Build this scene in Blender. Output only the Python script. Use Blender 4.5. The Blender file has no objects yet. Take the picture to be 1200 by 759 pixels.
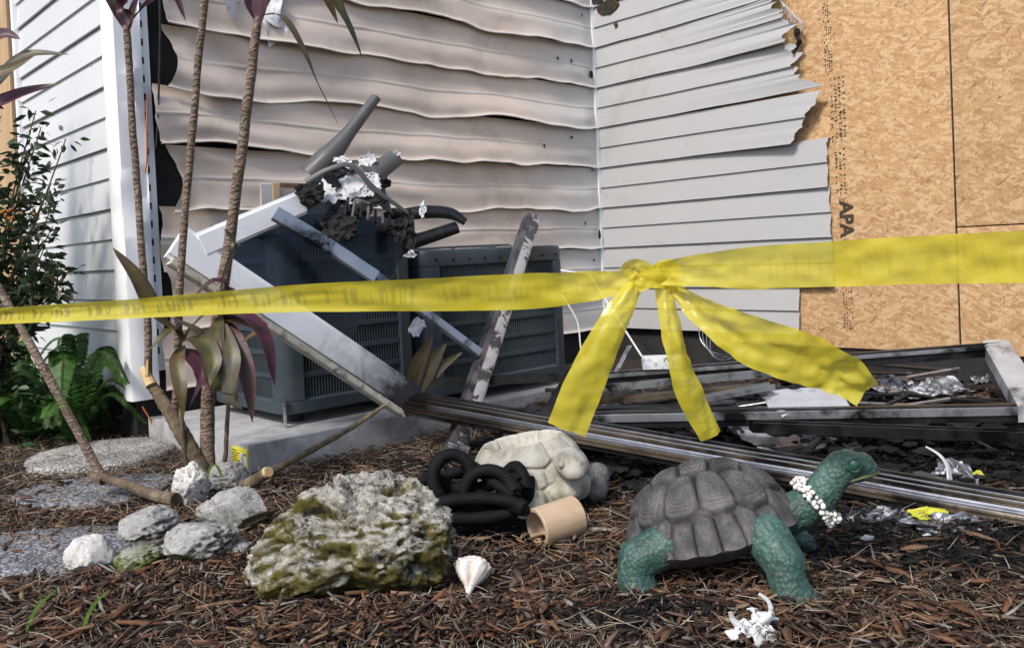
import bpy, bmesh, math, random
import numpy as np
from mathutils import Vector, Matrix

random.seed(11); RNG = np.random.default_rng(11)
SC = bpy.context.scene
COL = SC.collection
R = math.radians

# ------------------------------------------------------------------ camera
CAM_H = 0.70
F_PX, PITCH, ROLL, CX, CY = 1008.0, 0.021, 0.046, 600.0, 317.8
_c, _s = math.cos(ROLL), math.sin(ROLL)
_f0 = np.array([0, math.cos(PITCH), -math.sin(PITCH)])
_u0 = np.array([0, math.sin(PITCH), math.cos(PITCH)])
_r0 = np.array([1.0, 0, 0])
_right = _c * _r0 - _s * _u0
_up = _s * _r0 + _c * _u0
cam_d = bpy.data.cameras.new('camera'); cam = bpy.data.objects.new('camera', cam_d); COL.objects.link(cam)
cam_d.sensor_width = 36.0; cam_d.lens = F_PX / 1200 * 36
cam_d.shift_y = (CY - 379.5) / 1200
cam_d.clip_start = 0.05; cam_d.clip_end = 500
m = Matrix.Identity(4)
for i in range(3):
    m[i][0] = _right[i]; m[i][1] = _up[i]; m[i][2] = -_f0[i]
m[2][3] = CAM_H
cam.matrix_world = m
SC.camera = cam

# ------------------------------------------------------------------ light
SUN_DIR = Vector((-0.40, -0.62, 0.80)).normalized()      # towards the sun
el = math.asin(SUN_DIR.z); az = math.atan2(SUN_DIR.x, SUN_DIR.y)
w = bpy.data.worlds.new('World'); SC.world = w; w.use_nodes = True
nt = w.node_tree
sky = nt.nodes.new('ShaderNodeTexSky'); sky.sky_type = 'NISHITA'; sky.sun_disc = False
sky.sun_elevation = el; sky.sun_rotation = az
sky.dust_density = 2.0; sky.ozone_density = 1.2
bg = nt.nodes['Background']; bg.inputs['Strength'].default_value = 0.078
nt.links.new(sky.outputs[0], bg.inputs[0])
sd = bpy.data.lights.new('sun', 'SUN'); sd.energy = 1.5; sd.angle = R(11); sd.color = (1.0, 0.95, 0.88)
so = bpy.data.objects.new('sun', sd); COL.objects.link(so)
so.rotation_euler = (-SUN_DIR).to_track_quat('-Z', 'Y').to_euler(); so.location = (-3, -4, 5)
SC.view_settings.view_transform = 'Standard'; SC.view_settings.look = 'None'
SC.view_settings.exposure = 1.22; SC.view_settings.gamma = 1.0
SC.view_settings.use_curve_mapping = False
SC.cycles.max_bounces = 6; SC.cycles.diffuse_bounces = 3; SC.cycles.glossy_bounces = 3; SC.cycles.transparent_max_bounces = 8

# ------------------------------------------------------------------ pixel helpers
def ray(px, py):
    a, b = px - CX, py - CY
    u = _c * a - _s * b; wd = _s * a + _c * b
    d = _r0 * u / F_PX + _f0 - _u0 * wd / F_PX
    return d / d[1]
CAM = np.array([0, 0, CAM_H])
def D(px, py, y): return CAM + ray(px, py) * y                    # at depth y
def G(px, py, z=0.0):                                             # on the ground (height z)
    r = ray(px, py); return CAM + r * ((z - CAM_H) / r[2])
PSI = 0.814
DM = np.array([math.sin(PSI), math.cos(PSI), 0]); DR = np.array([math.cos(PSI), -math.sin(PSI), 0]); ZV = np.array([0, 0, 1.0])
NC = np.array([-1.56, 3.512, 0]); WL = 2.9424; IC = NC + WL * DM
def H(s, d, z): return NC + s * DM + d * DR + z * ZV               # house frame: along middle wall, out of it, up
def RW(t, o, z): return IC + t * DR - o * DM + z * ZV              # right wall: along, out of it, up
def LWALL(t, o, z): return NC - t * DR - o * DM + z * ZV           # left wall: along (away), out of it, up
def hitplane(px, py, p0, n):
    r = ray(px, py); k = np.dot(p0 - CAM, n) / np.dot(r, n); return CAM + r * k
def on_rw(px, py):
    p = hitplane(px, py, IC, DM); return float(np.dot(p - IC, DR)), float(p[2])
def on_mw(px, py):
    p = hitplane(px, py, NC, DR); return float(np.dot(p - NC, DM)), float(p[2])
def on_lw(px, py):
    p = hitplane(px, py, NC, DM); return float(np.dot(p - NC, -DR)), float(p[2])

# ------------------------------------------------------------------ numeric noise
_perm = RNG.permutation(512).astype(np.int64); _perm = np.concatenate([_perm, _perm, _perm])
_grad = RNG.normal(size=(512, 3)); _grad /= np.linalg.norm(_grad, axis=1)[:, None]
def perlin(P):
    P = np.asarray(P, float); I = np.floor(P).astype(np.int64); f = P - I; I &= 511
    u = f * f * f * (f * (f * 6 - 15) + 10)
    res = 0
    for dx in (0, 1):
        for dy in (0, 1):
            for dz in (0, 1):
                h = _perm[_perm[_perm[(I[..., 0] + dx) & 511] + ((I[..., 1] + dy) & 511)] + ((I[..., 2] + dz) & 511)] & 511
                g = _grad[h]
                d = g[..., 0] * (f[..., 0] - dx) + g[..., 1] * (f[..., 1] - dy) + g[..., 2] * (f[..., 2] - dz)
                wx = u[..., 0] if dx else 1 - u[..., 0]; wy = u[..., 1] if dy else 1 - u[..., 1]; wz = u[..., 2] if dz else 1 - u[..., 2]
                res = res + d * wx * wy * wz
    return res
def fbm(P, oct=4, gain=0.5, lac=2.03):
    P = np.asarray(P, float); a = 1; t = 0
    for i in range(oct):
        t = t + a * perlin(P + 17.3 * i); P = P * lac; a *= gain
    return t
def n1(x, seed=0.0, oct=3):
    x = np.asarray(x, float); return fbm(np.stack([x, np.full_like(x, seed * 3.17 + .37), np.full_like(x, seed * 1.31 + .71)], -1), oct)
def gh(x, y):
    x = np.asarray(x, float); y = np.asarray(y, float)
    return .025 * fbm(np.stack([x * 1.6, y * 1.6, np.zeros_like(x) + .5], -1), 3) - .006
def sstep(a, b, x): t = np.clip((x - a) / (b - a), 0, 1); return t * t * (3 - 2 * t)

# ------------------------------------------------------------------ geometry helpers: (V, F)
def cat(parts):
    V, F, o = [], [], 0
    for v, f in parts:
        v = np.asarray(v, float); V.append(v); F += [tuple(int(i) + o for i in q) for q in f]; o += len(v)
    return np.concatenate(V), F
def grid(P, closed_u=False, closed_v=False):
    """P: (m, n, 3)"""
    P = np.asarray(P, float); m_, n_ = P.shape[:2]; F = []
    for i in range(m_ - (0 if closed_u else 1)):
        i2 = (i + 1) % m_
        for j in range(n_ - (0 if closed_v else 1)):
            j2 = (j + 1) % n_
            F.append((i * n_ + j, i * n_ + j2, i2 * n_ + j2, i2 * n_ + j))
    return P.reshape(-1, 3), F
def frames(path, up=(0, 0, 1)):
    path = np.asarray(path, float); T = np.gradient(path, axis=0); T /= np.linalg.norm(T, axis=1)[:, None] + 1e-12
    up = np.asarray(up, float)
    if up.ndim == 1: up = np.tile(up, (len(path), 1))
    S = np.cross(T, up); ln = np.linalg.norm(S, axis=1)[:, None]; S = np.where(ln < 1e-4, np.array([1.0, 0, 0]), S / (ln + 1e-9))
    U = np.cross(S, T)
    return T, S, U
def sweep(path, prof, up=(0, 0, 1), scale=None, caps=True):
    """prof: (k,2) closed outline in (side, up)"""
    path = np.asarray(path, float); prof = np.asarray(prof, float); T, S, U = frames(path, up)
    n_ = len(path); k = len(prof); sc = np.ones(n_) if scale is None else np.asarray(scale, float)
    P = path[:, None, :] + sc[:, None, None] * (prof[None, :, 0, None] * S[:, None, :] + prof[None, :, 1, None] * U[:, None, :])
    V, F = grid(P, False, True)
    F = list(F)
    if caps:
        F.append(tuple(range(k))[::-1]); F.append(tuple((n_ - 1) * k + i for i in range(k)))
    return V, F
def circ(r, n_=10): a = np.arange(n_) * 2 * np.pi / n_; return np.stack([np.cos(a) * r, np.sin(a) * r], -1)
def tube(path, r, n_=8, up=(0.13, 0.2, 1)):
    path = np.asarray(path, float); r = np.broadcast_to(np.asarray(r, float), (len(path),))
    return sweep(path, circ(1, n_), up, r)
def line(a, b, n_=2): t = np.linspace(0, 1, n_)[:, None]; return np.asarray(a)[None] * (1 - t) + np.asarray(b)[None] * t
def spline(pts, n_=24):
    """Catmull-Rom through pts"""
    P = np.asarray(pts, float); P = np.concatenate([[2 * P[0] - P[1]], P, [2 * P[-1] - P[-2]]]); k = len(P) - 3
    out = []
    for t in np.linspace(0, k - 1e-6, n_):
        i = int(t); f = t - i; a, b, c_, d = P[i:i + 4]
        out.append(.5 * ((2 * b) + (-a + c_) * f + (2 * a - 5 * b + 4 * c_ - d) * f * f + (-a + 3 * b - 3 * c_ + d) * f ** 3))
    return np.array(out)
def rect(w_, h_, b=0.0):
    x, y = w_ / 2, h_ / 2
    if b <= 0: return [(-x, -y), (x, -y), (x, y), (-x, y)]
    return [(-x + b, -y), (x - b, -y), (x, -y + b), (x, y - b), (x - b, y), (-x + b, y), (-x, y - b), (-x, -y + b)]
def bar(a, b, w_, h_, up=(0, 0, 1), bev=.002, n_=2): return sweep(line(a, b, n_), rect(w_, h_, bev), up)
def boxaxes(o, ax, ay, az_, lo, hi, bev=0.0):
    """box in a frame: o origin, three axes, lo/hi corners; chamfered edges"""
    bm = bmesh.new(); bmesh.ops.create_cube(bm, size=1)
    lo = np.asarray(lo, float); hi = np.asarray(hi, float)
    for v in bm.verts:
        q = lo + (np.array(v.co) + .5) * (hi - lo); v.co = q
    if bev > 0: bmesh.ops.bevel(bm, geom=list(bm.edges), offset=bev, segments=2, profile=.7, affect='EDGES')
    bm.verts.ensure_lookup_table()
    V = np.array([v.co[:] for v in bm.verts]); F = [tuple(v.index for v in f.verts) for f in bm.faces]; bm.free()
    A = np.stack([ax, ay, az_]); V = np.asarray(o) + V @ A
    if np.linalg.det(A) < 0: F = [f[::-1] for f in F]
    return V, F
X3, Y3 = np.array([1.0, 0, 0]), np.array([0, 1.0, 0])
def wbox(lo, hi, bev=0): return boxaxes(np.zeros(3), X3, Y3, ZV, lo, hi, bev)
def ico(sub=3):
    bm = bmesh.new(); bmesh.ops.create_icosphere(bm, subdivisions=sub, radius=1)
    V = np.array([v.co[:] for v in bm.verts]); F = [tuple(v.index for v in f.verts) for f in bm.faces]; bm.free(); return V, F

# ------------------------------------------------------------------ objects
ORG = {}
def _mesh(name, V, F, mat, smooth=True, cols=None):
    me = bpy.data.meshes.new(name); me.from_pydata(np.asarray(V).tolist(), [], F); me.update()
    if mat is not None:
        for mm in (mat if isinstance(mat, (list, tuple)) else [mat]): me.materials.append(mm)
    if cols is not None:
        a = me.color_attributes.new('col', 'FLOAT_COLOR', 'POINT'); a.data.foreach_set('color', np.asarray(cols, np.float32).ravel())
    if smooth: me.polygons.foreach_set('use_smooth', np.ones(len(me.polygons), bool)); 
    return me
def sharp(o, ang=35):
    o.data.set_sharp_from_angle(angle=R(ang))
def tag(o, label=None, cat_=None, group=None, kind=None):
    if label: o['label'] = label
    if cat_: o['category'] = cat_
    if group: o['group'] = group
    if kind: o['kind'] = kind
    return o
def thing(name, label, cat_, loc, group=None):
    o = bpy.data.objects.new(name, None); COL.objects.link(o); o.location = tuple(loc); o.empty_display_size = .1
    ORG[o.name] = np.asarray(loc, float); return tag(o, label, cat_, group)
def part(name, vf, mat, parent, ang=35, label=None, cols=None, smooth=True):
    org = ORG[parent.name]
    me = _mesh(name, vf[0] - org, vf[1], mat, smooth, cols); o = bpy.data.objects.new(name, me); COL.objects.link(o)
    o.parent = parent; ORG[o.name] = org
    if smooth and ang: sharp(o, ang)
    if label: o['label'] = label
    return o
def solo(name, vf, mat, label=None, cat_=None, group=None, kind=None, org=None, ang=35, cols=None, smooth=True):
    V = np.asarray(vf[0]); 
    if org is None: org = np.array([V[:, 0].mean(), V[:, 1].mean(), V[:, 2].min()])
    org = np.asarray(org, float)
    me = _mesh(name, V - org, vf[1], mat, smooth, cols); o = bpy.data.objects.new(name, me); COL.objects.link(o)
    o.location = tuple(org); ORG[o.name] = org
    if smooth and ang: sharp(o, ang)
    return tag(o, label, cat_, group, kind)

# ------------------------------------------------------------------ materials
def newmat(name):
    mt = bpy.data.materials.new(name); mt.use_nodes = True; t = mt.node_tree; b = t.nodes['Principled BSDF']; return mt, t, b
def N(t, typ, **kw):
    n_ = t.nodes.new(typ)
    for k, v in kw.items():
        if k in n_.inputs.keys(): n_.inputs[k].default_value = v
        else: setattr(n_, k, v)
    return n_
def ramp(t, fac, stops, interp='LINEAR'):
    r = t.nodes.new('ShaderNodeValToRGB'); r.color_ramp.interpolation = interp
    e = r.color_ramp.elements
    while len(e) > len(stops): e.remove(e[-1])
    while len(e) < len(stops): e.new(0.5)
    for i, (p, c_) in enumerate(stops): e[i].position = p; e[i].color = (*c_, 1) if len(c_) == 3 else c_
    t.links.new(fac, r.inputs[0]); return r
def coords(t, kind='Object', scale=(1, 1, 1), rot=(0, 0, 0)):
    tc = t.nodes.new('ShaderNodeTexCoord'); mp = t.nodes.new('ShaderNodeMapping')
    mp.inputs['Scale'].default_value = scale; mp.inputs['Rotation'].default_value = rot
    t.links.new(tc.outputs[kind], mp.inputs[0]); return mp.outputs[0]
def noise(t, vec, scale, detail=5, rough=.55, dist=0):
    n_ = t.nodes.new('ShaderNodeTexNoise'); n_.inputs['Scale'].default_value = scale; n_.inputs['Detail'].default_value = detail
    n_.inputs['Roughness'].default_value = rough; n_.inputs['Distortion'].default_value = dist; t.links.new(vec, n_.inputs['Vector']); return n_.outputs['Fac']
def mix(t, fac, a, b, mode='MIX'):
    n_ = t.nodes.new('ShaderNodeMix'); n_.data_type = 'RGBA'; n_.blend_type = mode
    for s_, v in ((n_.inputs[0], fac), (n_.inputs[6], a), (n_.inputs[7], b)):
        if hasattr(v, 'type'): t.links.new(v, s_)
        else: s_.default_value = v if not isinstance(v, tuple) else ((*v, 1) if len(v) == 3 else v)
    return n_.outputs[2]
def bump(t, b, h, strength=.3, dist=.01):
    n_ = t.nodes.new('ShaderNodeBump'); n_.inputs['Strength'].default_value = strength; n_.inputs['Distance'].default_value = dist
    t.links.new(h, n_.inputs['Height']); t.links.new(n_.outputs[0], b.inputs['Normal'])
def pmat(name, stops, scale=8, rough=.6, metal=0.0, bstr=.2, bdist=.004, bscale=None, dirt=None, dirt_scale=2.5, dirt_lo=.5, dirt_hi=.68, map_scale=(1, 1, 1), detail=6, spec=.5, rvar=.0):
    mt, t, b = newmat(name); v = coords(t, 'Object', map_scale)
    f = noise(t, v, scale, detail, .6, .3); c_ = ramp(t, f, stops).outputs[0]
    if dirt:
        d = noise(t, v, dirt_scale, 7, .65, .4); r = ramp(t, d, [(dirt_lo, (0, 0, 0)), (dirt_hi, (1, 1, 1))]).outputs[0]
        c_ = mix(t, r, c_, dirt)
    t.links.new(c_, b.inputs['Base Color']); b.inputs['Roughness'].default_value = rough; b.inputs['Metallic'].default_value = metal
    b.inputs['Specular IOR Level'].default_value = spec
    if rvar:
        r2 = t.nodes.new('ShaderNodeMapRange'); r2.inputs[3].default_value = rough - rvar; r2.inputs[4].default_value = rough + rvar
        t.links.new(noise(t, v, scale * 2.3, 4), r2.inputs[0]); t.links.new(r2.outputs[0], b.inputs['Roughness'])
    if bstr: bump(t, b, noise(t, v, bscale or scale * 4, 6, .65), bstr, bdist)
    return mt
def vcmat(name, rough=.8, var=.5, scale=60, bstr=.4, bdist=.002, map_scale=(1, 1, 1), trans=0.0, spec=.3):
    """colour from the mesh's own per-piece colour attribute, with grain on it"""
    mt, t, b = newmat(name); a = t.nodes.new('ShaderNodeAttribute'); a.attribute_name = 'col'
    v = coords(t, 'Object', map_scale); f = noise(t, v, scale, 5, .6)
    g = ramp(t, f, [(.25, (1 - var, 1 - var, 1 - var)), (.75, (1 + var * .6, 1 + var * .6, 1 + var * .6))]).outputs[0]
    c_ = mix(t, 1.0, a.outputs['Color'], g, 'MULTIPLY')
    t.links.new(c_, b.inputs['Base Color']); b.inputs['Roughness'].default_value = rough; b.inputs['Specular IOR Level'].default_value = spec
    if bstr: bump(t, b, f, bstr, bdist)
    if trans:
        tr = t.nodes.new('ShaderNodeBsdfTranslucent'); t.links.new(c_, tr.inputs[0]); mx = t.nodes.new('ShaderNodeMixShader'); mx.inputs[0].default_value = trans
        t.links.new(b.outputs[0], mx.inputs[1]); t.links.new(tr.outputs[0], mx.inputs[2]); t.links.new(mx.outputs[0], t.nodes['Material Output'].inputs[0])
    return mt

# ================================================================== materials of the setting
def siding_mat(name, base, tint, soot, sl, sh, ss=1.6, grain=.08):
    """vinyl: embossed grain along the course, soft staining with a shape of its own"""
    mt, t, b = newmat(name); tc = coords(t, 'Object')
    big = noise(t, tc, ss, 6, .6, .6)
    c_ = ramp(t, noise(t, tc, .9, 4, .5), [(.3, base), (.7, tint)]).outputs[0]
    c_ = mix(t, ramp(t, big, [(sl, (0, 0, 0)), (sh, (1, 1, 1))]).outputs[0], c_, soot)
    sp = noise(t, tc, 42, 3, .6); c_ = mix(t, ramp(t, sp, [(.70, (0, 0, 0)), (.76, (.75, .75, .75))]).outputs[0], c_, (.12, .10, .09))
    t.links.new(c_, b.inputs['Base Color']); b.inputs['Roughness'].default_value = .48; b.inputs['Specular IOR Level'].default_value = .35
    g = noise(t, coords(t, 'Object', (9, 9, 120)), 3, 4, .6); bump(t, b, g, grain, .002)
    return mt
M = {}
def melt_mat():
    mt, t, b = newmat('melted_vinyl'); tc = coords(t); a = t.nodes.new('ShaderNodeAttribute'); a.attribute_name = 'col'
    sp = t.nodes.new('ShaderNodeSeparateColor'); t.links.new(a.outputs['Color'], sp.inputs[0])
    c_ = ramp(t, noise(t, tc, 1.1, 4, .5), [(.3, (.665, .565, .49)), (.7, (.575, .49, .43))]).outputs[0]
    c_ = mix(t, ramp(t, noise(t, tc, 2.2, 6, .65, .5), [(.48, (0, 0, 0)), (.70, (.85, .85, .85))]).outputs[0], c_, (.42, .345, .29))
    c_ = mix(t, sp.outputs[0], c_, (.54, .535, .535))
    c_ = mix(t, sp.outputs[1], c_, (.34, .235, .14))
    c_ = mix(t, sp.outputs[2], c_, (.66, .65, .62))  # blue channel: highlight on crease and lip, painted as a paler colour
    c_ = mix(t, ramp(t, noise(t, tc, 42, 3, .6), [(.71, (0, 0, 0)), (.76, (.7, .7, .7))]).outputs[0], c_, (.10, .08, .07))
    t.links.new(c_, b.inputs['Base Color']); b.inputs['Roughness'].default_value = .42; b.inputs['Specular IOR Level'].default_value = .4
    bump(t, b, noise(t, coords(t, 'Object', (9, 9, 120)), 3, 4, .6), .07, .002); return mt
M['siding_melt'] = melt_mat()
M['siding_right'] = siding_mat('grey_vinyl', (.43, .43, .435), (.385, .385, .385), (.31, .285, .25), .56, .82)
M['siding_left'] = siding_mat('white_vinyl', (.66, .67, .675), (.59, .60, .605), (.42, .43, .435), .60, .85)
M['white_trim'] = pmat('white_vinyl_trim', [(.3, (.80, .81, .83)), (.7, (.86, .87, .88))], 4, .45, bstr=.06, dirt=(.55, .55, .55), dirt_scale=6, dirt_lo=.62, dirt_hi=.8)
M['burnt_black'] = pmat('burnt_sheathing', [(.3, (.004, .004, .005)), (.7, (.022, .019, .018))], 12, .9, bstr=.5)
M['foundation'] = pmat('sooted_block', [(.3, (.008, .008, .009)), (.7, (.03, .028, .027))], 9, .95, bstr=.6)
M['blue_film'] = pmat('blue_film', [(.3, (.02, .07, .20)), (.7, (.03, .10, .26))], 6, .4, bstr=.05)
M['tan_ply'] = pmat('tan_plywood', [(.3, (.42, .27, .14)), (.7, (.55, .38, .22))], 14, .7, map_scale=(1, 1, .2))
M['brass'] = pmat('weathered_brass', [(.3, (.22, .20, .16)), (.7, (.38, .36, .31))], 30, .5, .6)
M['ink'] = pmat('stamp_ink', [(.3, (.022, .018, .016)), (.7, (.07, .045, .03))], 90, .8, bstr=0)
M['char'] = pmat('char', [(.3, (.006, .006, .006)), (.7, (.03, .026, .024))], 30, .85, bstr=.6, bdist=.006)
M['scorch'] = pmat('scorched_vinyl', [(.35, (.01, .008, .007)), (.62, (.05, .033, .02)), (.8, (.25, .17, .09))], 24, .85, bstr=.5, bdist=.006)

def osb_mat():
    mt, t, b = newmat('strand_board'); v0 = coords(t, 'Object', (1, 1, 1), (0, 0, PSI))
    n_ = t.nodes.new('ShaderNodeTexNoise'); n_.inputs['Scale'].default_value = 14; n_.inputs['Detail'].default_value = 3; t.links.new(v0, n_.inputs['Vector'])
    wv = t.nodes.new('ShaderNodeVectorMath'); wv.operation = 'MULTIPLY_ADD'; t.links.new(n_.outputs['Color'], wv.inputs[0]); wv.inputs[1].default_value = (.018, .018, .018); t.links.new(v0, wv.inputs[2])
    hs = []; cs = []
    for i, (rot, sc, st) in enumerate([(.25, 60, .21), (-.65, 68, .19), (1.1, 56, .23), (-1.3, 80, .26)]):
        mp = t.nodes.new('ShaderNodeMapping'); mp.vector_type = 'TEXTURE'; mp.inputs['Rotation'].default_value = (0, rot, 0); mp.inputs['Scale'].default_value = (1.0, 1.0, 1 / st); mp.inputs['Location'].default_value = (i * 3.1, 0, i * 1.7)
        t.links.new(wv.outputs[0], mp.inputs[0])
        vo = t.nodes.new('ShaderNodeTexVoronoi'); vo.inputs['Scale'].default_value = sc; vo.inputs['Randomness'].default_value = 1.0; t.links.new(mp.outputs[0], vo.inputs['Vector'])
        sp = t.nodes.new('ShaderNodeSeparateColor'); t.links.new(vo.outputs['Color'], sp.inputs[0])
        gr = t.nodes.new('ShaderNodeMapping'); gr.inputs['Scale'].default_value = (8, 4, 1 / st); t.links.new(mp.outputs[0], gr.inputs[0])
        gn = noise(t, gr.outputs[0], 7, 4, .6)
        ad = t.nodes.new('ShaderNodeMath'); ad.operation = 'MULTIPLY_ADD'; t.links.new(gn, ad.inputs[0]); ad.inputs[1].default_value = .5; t.links.new(sp.outputs[0], ad.inputs[2])
        c_ = ramp(t, ad.outputs[0], [(.12, (.37, .205, .095)), (.42, (.46, .275, .135)), (.85, (.52, .325, .165)), (1.0, (.60, .40, .225))]).outputs[0]
        cs.append(c_); hs.append((sp.outputs[1], vo.outputs['Distance']))
    c_ = cs[0]; h = hs[0][0]
    for i in range(1, 4):
        f = ramp(t, hs[i][0], [(.48, (0, 0, 0)), (.52, (1, 1, 1))]).outputs[0]
        c_ = mix(t, f, c_, cs[i])
        mm = t.nodes.new('ShaderNodeMix'); t.links.new(f, mm.inputs[0]); t.links.new(h, mm.inputs[2]); t.links.new(hs[i][0], mm.inputs[3]); h = mm.outputs[0]
    for j, (rt, ms, lo, cc_) in enumerate([(.9, (4.5, 4.5, 1), .665, (.20, .105, .05)), (-.6, (5, 5, 1), .68, (.17, .10, .055)), (.15, (5, 5, 1), .665, (.27, .14, .065)), (-1.2, (5, 5, 1), .66, (.66, .47, .28)), (.5, (5, 5, 1), .655, (.64, .44, .25))]):
        mq = t.nodes.new('ShaderNodeMapping'); mq.vector_type = 'TEXTURE'; mq.inputs['Scale'].default_value = tuple(1 / q_ for q_ in ms); mq.inputs['Rotation'].default_value = (0, rt, 0); t.links.new(v0, mq.inputs[0]); dk = noise(t, mq.outputs[0], 19 + 3 * j, 2, .45)
        c_ = mix(t, ramp(t, dk, [(lo, (0, 0, 0)), (lo + .035, (.65, .65, .65))]).outputs[0], c_, cc_)
    fg = ramp(t, noise(t, v0, 140, 3, .6), [(.3, (.86, .86, .86)), (.7, (1.12, 1.12, 1.12))]).outputs[0]; c_ = mix(t, 1.0, c_, fg, 'MULTIPLY')
    t.links.new(c_, b.inputs['Base Color']); b.inputs['Roughness'].default_value = .72; b.inputs['Specular IOR Level'].default_value = .25
    bump(t, b, h, .18, .003)
    return mt
M['osb'] = osb_mat()

# ================================================================== ground
CHAR_C = np.array([1.05, 2.75]); 
def charness(x, y):
    x = np.asarray(x, float); y = np.asarray(y, float)
    d = np.sqrt(((x - 1.0) / 1.25) ** 2 + ((y - 2.95) / .85) ** 2)
    d2 = np.sqrt(((x - .95) / .55) ** 2 + ((y - 1.98) / .30) ** 2)
    d3 = np.sqrt(((x - .22) / .16) ** 2 + ((y - 1.62) / .07) ** 2)
    n_ = fbm(np.stack([x * 3, y * 3, np.zeros_like(x) + 4.2], -1), 4) * .55
    v = np.maximum.reduce([1 - sstep(.75, 1.1, d + n_), .85 * (1 - sstep(.6, 1.15, d2 + n_)), .8 * (1 - sstep(.6, 1.2, d3 + n_))])
    return v
def ground():
    xs = np.concatenate([[-60, -20, -8, -4.5], np.linspace(-3.2, 3.6, 140), [5, 9, 20, 60]]); ys = np.concatenate([[-60, -15, -4, -1], np.linspace(.4, 5.2, 110), [7, 12, 30, 90]])
    X, Y = np.meshgrid(xs, ys, indexing='ij'); Z = gh(X, Y)
    Z = np.where((np.abs(X) > 4) | (Y > 5.5) | (Y < 0), -.01, Z)
    V, F = grid(np.stack([X, Y, Z], -1)); F = [f[::-1] for f in F]
    mt, t, b = newmat('bark_soil'); v = coords(t, 'Object')
    a = t.nodes.new('ShaderNodeAttribute'); a.attribute_name = 'col'
    f = noise(t, v, 55, 6, .7, .8); c_ = ramp(t, f, [(.3, (.010, .0075, .006)), (.5, (.030, .019, .013)), (.72, (.075, .045, .028))]).outputs[0]
    blk = ramp(t, noise(t, v, 40, 6, .7), [(.3, (.004, .004, .005)), (.75, (.022, .021, .023))]).outputs[0]
    c_ = mix(t, a.outputs['Fac'], c_, blk)
    t.links.new(c_, b.inputs['Base Color']); b.inputs['Roughness'].default_value = .95; bump(t, b, noise(t, v, 90, 6, .7), .9, .02)
    ch = charness(V[:, 0], V[:, 1]); cols = np.stack([ch, ch, ch, np.ones_like(ch)], -1)
    o = solo('ground', (V, F), mt, kind='structure', org=(0, 0, 0), ang=None, cols=cols)
    return o
GROUND = ground()

# ================================================================== house
house = thing('house', 'fire damaged house clad in pale vinyl siding, one part boarded with strand board', 'house', NC)
PH = .254; Z0 = .20; NP = 10
NCORNER = np.zeros(3)
TL_END = 1.62
def wallbox(name, pts_lo, pts_hi, mat):  # vertical slab from 4 corner points
    V = np.array(pts_lo + pts_hi); n_ = len(pts_lo)
    F = [tuple(range(n_))[::-1], tuple(range(n_, 2 * n_))] + [(i, (i + 1) % n_, n_ + (i + 1) % n_, n_ + i) for i in range(n_)]
    return part(name, (V, F), mat, house)
HT = Z0 + NP * PH
def sheath(name, a, b, zt=HT, zb=.02, mat='burnt_black', inward=None, th=.12):
    a = np.asarray(a); b = np.asarray(b)
    return wallbox(name, [a + ZV * zb, b + ZV * zb, b + inward * th + ZV * zb, a + inward * th + ZV * zb],
                   [a + ZV * zt, b + ZV * zt, b + inward * th + ZV * zt, a + inward * th + ZV * zt], M[mat])
IN = .012
wm = sheath('rear_wall', H(.0, -IN, 0), H(WL + .2, -IN, 0), inward=-DR)
wr = sheath('boarded_wall', RW(-.02, -IN - .016, 0), RW(4.2, -IN - .016, 0), inward=DM)
wl = sheath('left_wall', LWALL(.10, -IN, 0), LWALL(4.2, -IN, 0), inward=DM)

CLEAN = [(-.02, .254), (.001, .252), (.0085, .19), (.0145, .130), (.0150, .1275), (.0040, .1262), (.0040, .1245), (.0095, .07), (.0155, .004), (.0160, .0005), (.0145, -.0012), (.004, 0)]  # (out, up)
def _dense(pr):
    out = [pr[0]]
    for a_, b_ in zip(pr[:-1], pr[1:]):
        n_ = 7 if abs(a_[1] - b_[1]) > .03 else 1
        for q_ in range(1, n_ + 1): out.append((a_[0] + (b_[0] - a_[0]) * q_ / n_, a_[1] + (b_[1] - a_[1]) * q_ / n_))
    return out
CLEAN = _dense(CLEAN)
def clean_panel(fn, t0, endf, zb, wob, nseg=40, tilt=0.0, lift=0.0):
    """endf(v) gives the along-end at height v (0 bottom..1 top)"""
    prof = np.array(CLEAN); U = np.linspace(0, 1, nseg); P = np.zeros((len(prof), nseg, 3))
    for i, (o, u) in enumerate(prof):
        te = endf(u / PH); tt = t0 + (te - t0) * U
        ww = wob * n1(tt * 3.1, zb * 2.7 + 1, 2) + .4 * wob * n1(tt * 9, zb + 5 + u, 2)
        fade = sstep(0, .35, tt - t0)
        oo = o + .004 + np.abs(ww) * fade * (1.0 - .6 * u / PH) + lift * U ** 3
        zz = zb + u + tilt * U ** 2 + (1 - u / PH) * wob * .8 * n1(tt * 2.2, zb * 3 + 9, 2) * fade
        P[i] = np.array([fn(tt[j], oo[j], zz[j]) for j in range(nseg)])
    return grid(P)

# --- left wall, clean and white
for k in range(NP):
    part('siding_panel', clean_panel(LWALL, .02, lambda v: 1.36, Z0 + k * PH, .002, 24), M['siding_left'], wl, 25)
# trim, window with blue film and boards at its far end
part('window_trim', boxaxes(LWALL(1.36, 0, 0), -DR, -DM, ZV, (0, -.01, .2), (.045, .035, HT), .004), M['white_trim'], wl)
wn = part('window', boxaxes(LWALL(1.405, 0, 0), -DR, -DM, ZV, (0, -.008, .35), (.035, .020, HT), .003), M['blue_film'], wl)
part('pane', boxaxes(LWALL(1.44, 0, 0), -DR, -DM, ZV, (0, -.008, .35), (.10, .004, HT), .001), M['burnt_black'], wn)
part('board', boxaxes(LWALL(1.54, 0, 0), -DR, -DM, ZV, (0, -.008, .25), (1.2, .02, HT), .003), M['tan_ply'], wl)

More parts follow.
